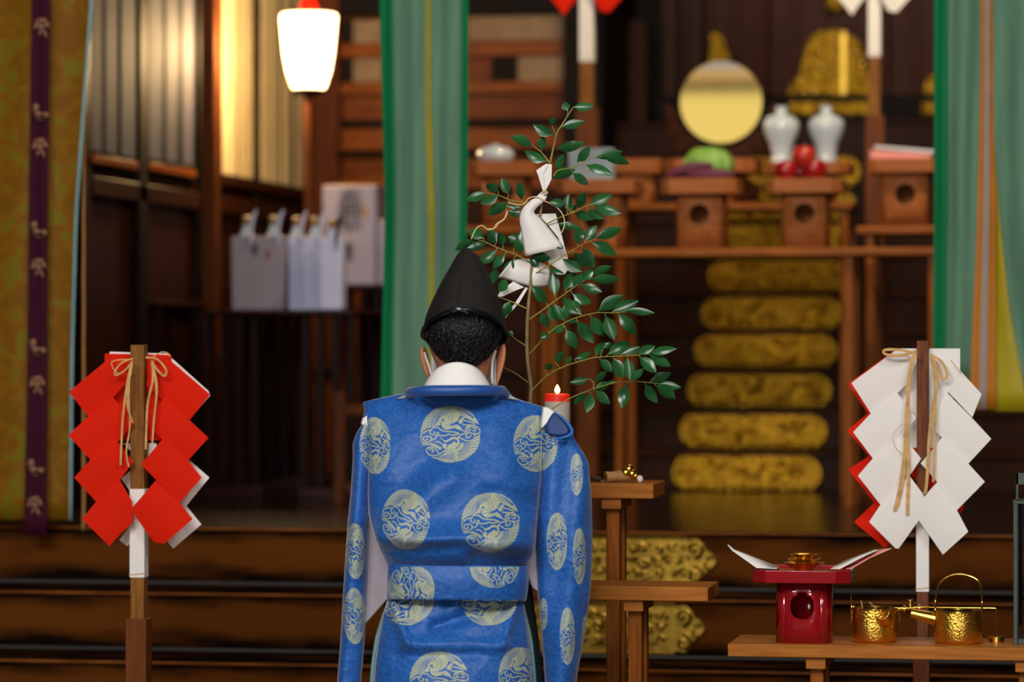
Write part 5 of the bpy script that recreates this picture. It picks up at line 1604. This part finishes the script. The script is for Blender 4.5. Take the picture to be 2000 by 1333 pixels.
# tufts along the nape and sides
g = MB()
for k in range(260):
    a = r2.uniform(PI * 1.06, PI * 1.94); t_ = r2.uniform(.5, .97)
    back = max(0, -math.sin(a))
    def hp_(t_, a, q=1.0):
        hw_ = 82 * (1 - max(0, (t_ - .42) / .58) ** 2 * .36)
        rad = .098 * (1 - .33 * max(0, (t_ - .45) / .55) ** 1.6)
        return Q(905 + hw_ * q * math.cos(a), 585 + 128 * t_ - (1 - max(0, -math.sin(a))) * 26 * t_, DP + .068 + rad * q * math.sin(a))
    da = r2.uniform(-.12, .12)
    pts = [hp_(t_, a, 1.0), hp_(t_ + .05, a + da * .5, 1.025), hp_(min(1.04, t_ + .1), a + da, 1.01)]
    g.tube(pts, [.0022, .0017, .0004], 4)
g.build('hair_strands', HAIR, PR)
# tall black hat
g = MB(); rows = []
NR = 30
lp, rp_ = interp(lft, NR), interp(rgt, NR)
for i in range(NR):
    t_ = i / (NR - 1); row = []
    (xl, yl), (xr, yr) = lp[i], rp_[i]
    cx, hw_ = (xl + xr) / 2, (xr - xl) / 2
    for j in range(72):
        a = 2 * PI * j / 72
        back = max(0, -math.sin(a)) ** 1.3; front = max(0, math.sin(a))
        y = (yl * (1 - math.cos(a)) + yr * (1 + math.cos(a))) / 2 - 52 * back * t_ ** 2 + 20 * front * t_ ** 2
        dp_ = (.012 + .100 * t_ ** .7)
        ridge = 1 + .05 * math.exp(-((a - 1.47 * PI) / .07) ** 2) * (1 - t_) ** .5
        dent = 1 - .05 * math.exp(-((a - 1.62 * PI) / .25) ** 2) * math.sin(PI * t_) + .05 * math.exp(-((a - 1.33 * PI) / .16) ** 2) * math.exp(-((t_ - .82) / .12) ** 2) + .04 * math.exp(-((a - 1.66 * PI) / .2) ** 2) * math.exp(-((t_ - .80) / .06) ** 2)
        row.append(Q(cx + hw_ * math.cos(a), y, DP + .06 + .012 * (1 - t_) + dp_ * math.sin(a) * ridge * dent))
    rows.append(row)
g.grid(rows, True); hat = g.build('tall_hat', HATM, PR, solid=.0025, sharp=0)
g = MB()
last = rows[-1]
g.tube([p + (p - HC).normalized() * .003 for p in last] + [last[0] + (last[0] - HC).normalized() * .003], .0035, 8); g.build('hat_band', HATRIB, hat)
g = MB(); sm = []
for i in range(1, NR - 2):
    j = int(72 * 1.47 / 2)
    sm.append(rows[i][j] + (rows[i][j] - Q(905, 640, DP + .06)).normalized() * .0012)
g.tube(sm, .0016, 6); g.build('hat_seam', HATM, hat)
g = MB(); rbn = []
for i in range(37):
    a = PI * 1.04 + PI * .92 * i / 36; k = (i - 18) / 18
    rbn.append(Q(905 + 82 * math.cos(a) * 1.0, 604 + 46 * abs(k) ** 1.5 + (4 if i % 2 else 0) * 0, DP + .06 + .113 * math.sin(a)))
g.tube(rbn, .003, 8); kt = g.build('hat_cord', HATRIB, hat)
g = MB(); kp = Q(897, 606, DP - .057)
g.tube([kp + MR @ Vector((-.012, 0, -.004)), kp + MR @ Vector((-.004, -.004, .002)), kp + MR @ Vector((.004, -.004, .001)), kp + MR @ Vector((.017, 0, -.006))], [.002, .0048, .004, .002], 8)
g.build('knot', mat('shiny_black_ribbon', '#3a3a3e', rough=.18), kt)

# ------------------------------------------------------------------ the sakaki branch
BD = DP + .36
SK = thing('leafy_branch', 'leafy evergreen branch with white paper streamers, held upright by the priest', 'branch', BR)
A_ = lambda x, y: (880 + .3 * x, 170 + .3 * y)
B_c = lambda x, y: (940 + .255 * x, 480 + .255 * y)
stemp = [(1036, 1010), (1035, 900), B_c(375, 1205), B_c(381, 1100), B_c(370, 1000), B_c(352, 850), B_c(350, 640), B_c(360, 480), B_c(376, 320), B_c(388, 150), (1043, 490), (1055, 420), (1066, 360), A_(650, 495), A_(690, 310), A_(720, 255), A_(800, 130)]
sr = np.interp(np.linspace(0, 1, 60), [0, .3, .6, .8, 1], [.0045, .0042, .003, .0018, .001])
g = MB(); sp_ = interp(stemp, 60); g.tube([Q(x, y, BD + .002 * math.sin(i * .7)) for i, (x, y) in enumerate(sp_)], list(sr), 10)
main = g.build('stem', STEM, SK)
leaves = MB(); twigs = MB()
lr = random.Random(21)
def add_leaf(b2, t2, db, dt, w=None):
    b3, t3 = Q(b2[0], b2[1], BD + db), Q(t2[0], t2[1], BD + dt)
    ax = t3 - b3; Ln = ax.length; ax.normalize()
    view = (b3 - Vector((0, 0, EYE))).normalized()
    side = ax.cross(view).normalized()
    nrm = side.cross(ax).normalized()
    roll = lr.uniform(-.6, .6)
    s2 = side * math.cos(roll) + nrm * math.sin(roll); n2 = nrm * math.cos(roll) - side * math.sin(roll)
    W_ = (w or .40) * 1.06 * Ln / 2 / max(.75, math.cos(roll))
    bend = lr.uniform(-.12, .10) * Ln
    nseg = 9; rows_ = []
    for i in range(nseg + 1):
        t = i / nseg
        pet = .08
        tt = max(0, (t - pet) / (1 - pet))
        wv_ = W_ * (math.sin(PI * tt ** .82) ** .85 if 0 < tt < 1 else 0) + .0005 * (1 - t)
        c_ = b3 + ax * Ln * t + n2 * bend * math.sin(PI * t)
        cup_ = -.22 * wv_
        rows_.append([c_ - s2 * wv_ + n2 * -cup_, c_ - s2 * wv_ * .5 + n2 * -cup_ * .3, c_, c_ + s2 * wv_ * .5 + n2 * -cup_ * .3, c_ + s2 * wv_ + n2 * -cup_])
    leaves.grid(rows_)
def spray(tf, branch, lvs, slope=None, r0=.0016):
    """branch polyline and its leaves in an enlarged view's coordinates; whole spray leans in depth"""
    sl = slope if slope is not None else lr.uniform(-.35, .35)
    pb = [tf(*p) for p in branch] if branch else None
    x0, y0 = (pb[0] if pb else tf(*lvs[0][0]))
    dep = lambda p: sl * math.hypot(p[0] - x0, p[1] - y0) * .00103
    if pb:
        ip = interp(pb, max(6, len(pb) * 5)); n = len(ip)
        twigs.tube([Q(x, y, BD + dep((x, y))) for x, y in ip], [r0 * (1 - .55 * i / (n - 1)) for i in range(n)], 7)
    for lv in lvs:
        b2, t2 = tf(*lv[0]), tf(*lv[1]); w = lv[2] if len(lv) > 2 else None
        d0 = dep(b2)
        L_px = math.hypot(t2[0] - b2[0], t2[1] - b2[1]) * .00103
        add_leaf(b2, t2, d0, d0 + lr.uniform(-.4, .4) * L_px, w)
        if pb:
            q = min(ip, key=lambda p: (p[0] - b2[0]) ** 2 + (p[1] - b2[1]) ** 2)
            if 1.0 < math.hypot(q[0] - b2[0], q[1] - b2[1]) < 22:
                twigs.tube([Q(q[0], q[1], BD + dep(q)), Q(b2[0], b2[1], BD + d0)], .0008, 5)
spray(A_, None, [((800, 130), (932, 125), .42), ((765, 155), (742, 95), .8), ((722, 262), (872, 222), .36), ((660, 250), (674, 195), .7), ((672, 312), (538, 245), .45), ((690, 402), (872, 362), .34)], 0)
twigs.tube([Q(*A_(688, 318), BD), Q(*A_(660, 250), BD)], .0008, 5); twigs.tube([Q(*A_(756, 196), BD), Q(*A_(765, 155), BD)], .0007, 5)
twigs.tube([Q(x, y, BD) for x, y in interp([A_(648, 495), A_(690, 310), A_(720, 255), A_(800, 130)], 14)], [.0021 - .00007 * i for i in range(14)], 8)
spray(A_, [(645, 495), (595, 430), (530, 378)], [((530, 380), (388, 322), .38), ((592, 408), (602, 318), .6), ((625, 482), (482, 415), .42)], .3)
spray(A_, [(672, 580), (700, 545), (790, 525), (860, 490), (930, 458), (985, 455)], [((695, 545), (738, 435), .42), ((822, 490), (912, 388), .42), ((935, 458), (1125, 420), .3), ((985, 455), (1165, 500), .34), ((882, 508), (1062, 578), .32), ((812, 537), (662, 598), .4), ((795, 560), (902, 640), .4)], -.3)
spray(A_, [(540, 770), (490, 752), (400, 740), (310, 705), (235, 690)], [((240, 690), (98, 738), .38), ((312, 682), (228, 640), .6), ((378, 702), (332, 592), .5), ((462, 737), (446, 615), .45), ((312, 702), (192, 760), .42), ((378, 752), (234, 832), .38), ((365, 778), (475, 788), .32), ((372, 810), (478, 838), .4)], .35)
spray(A_, [(620, 895), (690, 860), (800, 815), (900, 770), (935, 765)], [((752, 762), (645, 748), .5), ((758, 806), (770, 695), .5), ((825, 788), (872, 680), .5), ((903, 765), (1055, 698), .4), ((930, 770), (1112, 824), .36), ((808, 822), (935, 866), .4), ((895, 802), (998, 860), .42), ((700, 890), (848, 922), .32), ((790, 805), (818, 765), .6)], -.35)
spray(A_, [(527, 1145), (430, 1095), (300, 1045), (215, 1005), (160, 995)], [((160, 998), (28, 1064), .4), ((218, 985), (118, 925), .6), ((232, 1020), (104, 1055), .42), ((302, 1062), (182, 1150), .44), ((300, 1012), (240, 935), .7), ((342, 1032), (315, 945), .6), ((355, 1088), (272, 1185), .42), ((412, 1050), (458, 930), .45), ((440, 1000), (372, 975), .8), ((410, 1120), (338, 1248), .4), ((455, 1090), (440, 965), .45)], .4)
spray(A_, [(536, 1225), (660, 1150), (760, 1085), (870, 1020), (945, 990)], [((820, 1025), (852, 912), .55), ((872, 1002), (952, 900), .55), ((945, 985), (1118, 918), .36), ((918, 1012), (1082, 1094), .36), ((858, 1050), (938, 1178), .48), ((800, 1082), (890, 1178), .5), ((855, 1205), (728, 1120), .46), ((690, 1045), (740, 1050), .3), ((525, 1105), (652, 1115), .5), ((570, 1172), (518, 1105), .6), ((300, 1185), (275, 1285), .55), ((365, 1250), (312, 1335), .6), ((640, 1190), (745, 1222), .3)], -.4)
spray(B_c, [(370, 565), (510, 465), (640, 370), (760, 285), (850, 225)], [((850, 220), (1002, 158), .36), ((838, 258), (1066, 258), .32), ((770, 265), (860, 185), .55), ((765, 302), (928, 356), .42), ((700, 318), (778, 210), .5), ((640, 345), (715, 185), .48), ((565, 385), (552, 192), .42), ((698, 368), (842, 440), .45), ((770, 530), (622, 398), .42), ((502, 442), (388, 316), .46), ((455, 515), (516, 632), .5), ((572, 592), (530, 448), .45), ((642, 582), (556, 448), .4), ((655, 560), (650, 440), .6)], -.2)
spray(B_c, [(368, 832), (470, 720), (530, 660), (660, 580), (770, 540), (890, 515), (1040, 515), (1110, 495)], [((895, 502), (1092, 380), .4), ((1000, 506), (1208, 420), .38), ((1108, 495), (1328, 518), .24), ((1045, 522), (1190, 685), .4), ((950, 535), (1022, 728), .48), ((840, 545), (935, 692), .5), ((735, 580), (865, 748), .42), ((648, 640), (732, 792), .48), ((645, 622), (522, 660), .45), ((742, 588), (648, 590), .3), ((516, 668), (452, 715), .7), ((755, 480), (700, 420), .6)], -.3)
spray(B_c, [(393, 1105), (500, 1000), (640, 925), (820, 870), (900, 855), (1190, 840), (1285, 830)], [((875, 850), (945, 742), .5), ((930, 787), (998, 742), .5), ((968, 835), (1138, 738), .42), ((1075, 830), (1218, 775), .42), ((1185, 825), (1335, 770), .4), ((1285, 828), (1502, 788), .28), ((1288, 840), (1450, 928), .42), ((1208, 850), (1342, 976), .45), ((1117, 858), (1138, 1034), .5), ((1010, 862), (1086, 1018), .5), ((905, 870), (998, 972), .46), ((718, 866), (838, 818), .36), ((570, 897), (632, 812), .6), ((650, 903), (692, 848), .5), ((484, 948), (552, 912), .6), ((1148, 1030), (1245, 942), .4)], -.25)
spray(B_c, [(540, 1252), (680, 1170), (860, 1095)], [((870, 1100), (990, 1048), .42), ((960, 1062), (1022, 1035), .4), ((870, 1112), (985, 1218), .42), ((840, 1130), (802, 1282), .5), ((800, 1130), (710, 1222), .4)], 0.1)
spray(B_c, [(985, 1060), (1040, 1048), (1105, 1045), (1200, 1042), (1280, 1050), (1355, 1060)], [((1105, 1065), (1076, 1255), .42), ((1255, 1065), (1352, 1208), .42), ((1330, 1072), (1488, 1176), .46), ((1358, 1060), (1532, 1088), .36), ((1290, 1045), (1454, 976), .4)], 0.1)
twigs.tube([Q(*p, BD + .004 * i) for i, p in enumerate([B_c(860, 1095), B_c(925, 1078), B_c(990, 1058)])], .0011, 6)
spray(B_c, [(860, 1095), (858, 1050), (822, 1018)], [((820, 1022), (678, 1050), .38), ((865, 1040), (962, 960), .4)], 0)
spray(B_c, [(352, 485), (220, 425), (130, 395)], [((222, 425), (172, 545), .55), ((128, 395), (60, 330), .4)], .3)
spray(B_c, [(340, 768), (290, 735), (240, 700)], [((242, 692), (203, 660), .9)], .2)
spray(B_c, [(355, 1048), (270, 985), (160, 928)], [], .2)
twigs.build('twigs', TWIG, main)
leaves.build('leaves', LEAF, SK)
# paper streamers tied to the stem
def paper(polys, name='paper_streamer'):
    g = MB()
    for poly, d0, d1 in polys:
        n = len(poly); ys_ = [p[1] for p in poly]; lo, hi = min(ys_), max(ys_)
        q = []
        for (x, y) in poly:
            px, py = A_(x, y); t_ = (y - lo) / max(1, hi - lo)
            q.append(Q(px, py, BD + d0 + (d1 - d0) * t_))
        g.add(q, [tuple(range(n))])
    return g.build(name, PAPER, SK, solid=.0006, sharp=0)
paper([([(558, 542), (622, 500), (660, 505), (657, 602), (618, 676), (602, 680)], -.012, -.014)], 'paper_knot')
paper([([(600, 540), (622, 500), (636, 512), (604, 560), (612, 672), (600, 672), (572, 560)], -.016, -.018)], 'paper_knot')
g = MB(); rows = []
lp = interp([(596, 680), (560, 712), (520, 740), (470, 790), (448, 860), (462, 950), (485, 1102)], 26); rp2 = interp([(622, 684), (626, 720), (604, 750), (560, 790), (548, 822), (600, 870), (738, 1042)], 26)
for i in range(26):
    row = []
    for j in range(13):
        t_ = j / 12; x = lp[i][0] + (rp2[i][0] - lp[i][0]) * t_; y = lp[i][1] + (rp2[i][1] - lp[i][1]) * t_
        px, py = A_(x, y); row.append(Q(px, py, BD - .016 - .018 * math.sin(PI * t_) * (i / 25) - .004 * (i / 25)))
    rows.append(row)
g.grid(rows); g.build('paper_streamer', PAPER, SK, solid=.0006)
paper([([(552, 828), (684, 824), (700, 880), (762, 1108), (745, 1100), (700, 980), (640, 905), (600, 862)], .006, .012)])
paper([([(600, 1050), (735, 1040), (762, 1108), (772, 1180), (742, 1222), (690, 1180), (640, 1150)], .010, .02)])
g = MB(); rows = []
tp = interp([(398, 1130), (470, 1118), (540, 1125), (600, 1150), (650, 1175)], 14); bt = interp([(308, 1242), (390, 1262), (500, 1295), (580, 1305), (636, 1300)], 14)
for i in range(9):
    t_ = i / 8; row = []
    for j in range(14):
        x = tp[j][0] + (bt[j][0] - tp[j][0]) * t_; y = tp[j][1] + (bt[j][1] - tp[j][1]) * t_; px, py = A_(x, y)
        row.append(Q(px, py, BD + .018 + .012 * math.sin(j * .6) - .010 * math.sin(PI * t_)))
    rows.append(row)
g.grid(rows); g.build('paper_streamer', PAPER, SK, solid=.0006)
def pB(poly, d):
    g = MB(); g.add([Q(*B_c(x, y), BD + d) for x, y in poly], [tuple(range(len(poly)))]); g.build('paper_tail', PAPER, SK, solid=.0006, sharp=0)
pB([(120, 392), (150, 345), (245, 275), (330, 318), (250, 350), (160, 392)], .024)
pB([(340, 318), (358, 326), (290, 440), (180, 560), (215, 500), (285, 400)], .016)
g = MB()
for pts, w in (([(610, 742), (660, 765), (708, 800), (738, 852), (740, 910), (720, 952)], .0013), ([(610, 740), (560, 715), (510, 725), (480, 760), (430, 768), (375, 750)], .0013), ([(372, 815), (350, 862), (310, 890), (290, 918), (245, 930), (205, 902), (165, 925), (135, 990)], .0013), ([(368, 800), (350, 855), (300, 890), (280, 920), (240, 925)], .0009), ([(590, 690), (612, 676), (632, 690), (606, 700)], .0016)):
    ip = interp(pts, 26); g.tube([Q(*A_(x, y), BD - .024) for x, y in ip], w, 6)
g.build('tie_cord', mat('pale_tie_cord', '#d8bf8a', rough=.7), SK)

# ------------------------------------------------------------------ light
def area(name, loc, target, size, power, color, sy=None):
    l = bpy.data.lights.new(name, 'AREA'); l.energy = power; l.color = color
    l.shape = 'RECTANGLE'; l.size = size; l.size_y = sy or size
    o = bpy.data.objects.new(name, l); col.objects.link(o); o.location = loc
    d = Vector(target) - Vector(loc); o.rotation_euler = d.to_track_quat('-Z', 'Y').to_euler()
    return o
area('daylight_from_entrance', (-2.0, -1.5, 5.2), (-1.3, 7.6, 1.2), 4.5, 540, (1.0, .97, .94), 1.8)
area('daylight_doorway', (.15, -3.0, 1.75), (-.4, 7.5, 1.2), 1.0, 130, (1.0, .97, .93), 2.4)
area('daylight_high_side', (1.6, 2.5, 4.9), (-.8, 8.0, 1.1), 1.6, 120, (1.0, .95, .88))
area('inner_hall_warm_light', (-.8, 10.2, 4.3), (-1.2, 11.8, 1.2), 1.6, 24, (1.0, .70, .42))  # unseen warm light over the inner hall, without a fixture
area('stair_sparkle_light', (-.5, 10.0, 4.2), (-1.3, 12.8, 1.2), .2, 40, (1.0, .78, .46))  # unseen small light added for sparkle on the gilt stair
def point(name, loc, power, color, r=.05):
    l = bpy.data.lights.new(name, 'POINT'); l.energy = power; l.color = color; l.shadow_soft_size = r
    o = bpy.data.objects.new(name, l); col.objects.link(o); o.location = loc
    return o
lp_ = P(603, 100, LY)
point('lantern_light', lp_ + Vector((-.12, -.16, .0)), 30, (1.0, .66, .30), .06)
point('candle_light', P(1089, 755, 7.93), .25, (1.0, .65, .3), .01)
w = bpy.data.worlds.new('world'); scene.world = w; w.use_nodes = True
w.node_tree.nodes['Background'].inputs[0].default_value = (.9, .8, .7, 1); w.node_tree.nodes['Background'].inputs[1].default_value = .035

# ------------------------------------------------------------------ camera
cd = bpy.data.cameras.new('camera'); cam = bpy.data.objects.new('camera', cd); col.objects.link(cam)
cam.location = (0, 0, EYE); cam.rotation_euler = (PI / 2, 0, YAW)
cd.sensor_width = 36; cd.lens = F / 2000 * 36; cd.clip_end = 60; cd.clip_start = .1
cd.dof.use_dof = True; cd.dof.focus_distance = 7.5; cd.dof.aperture_fstop = 2.6; cd.dof.aperture_blades = 9
scene.camera = cam
scene.view_settings.view_transform = 'Standard'
scene.view_settings.look = 'None'
scene.cycles.max_bounces = 8
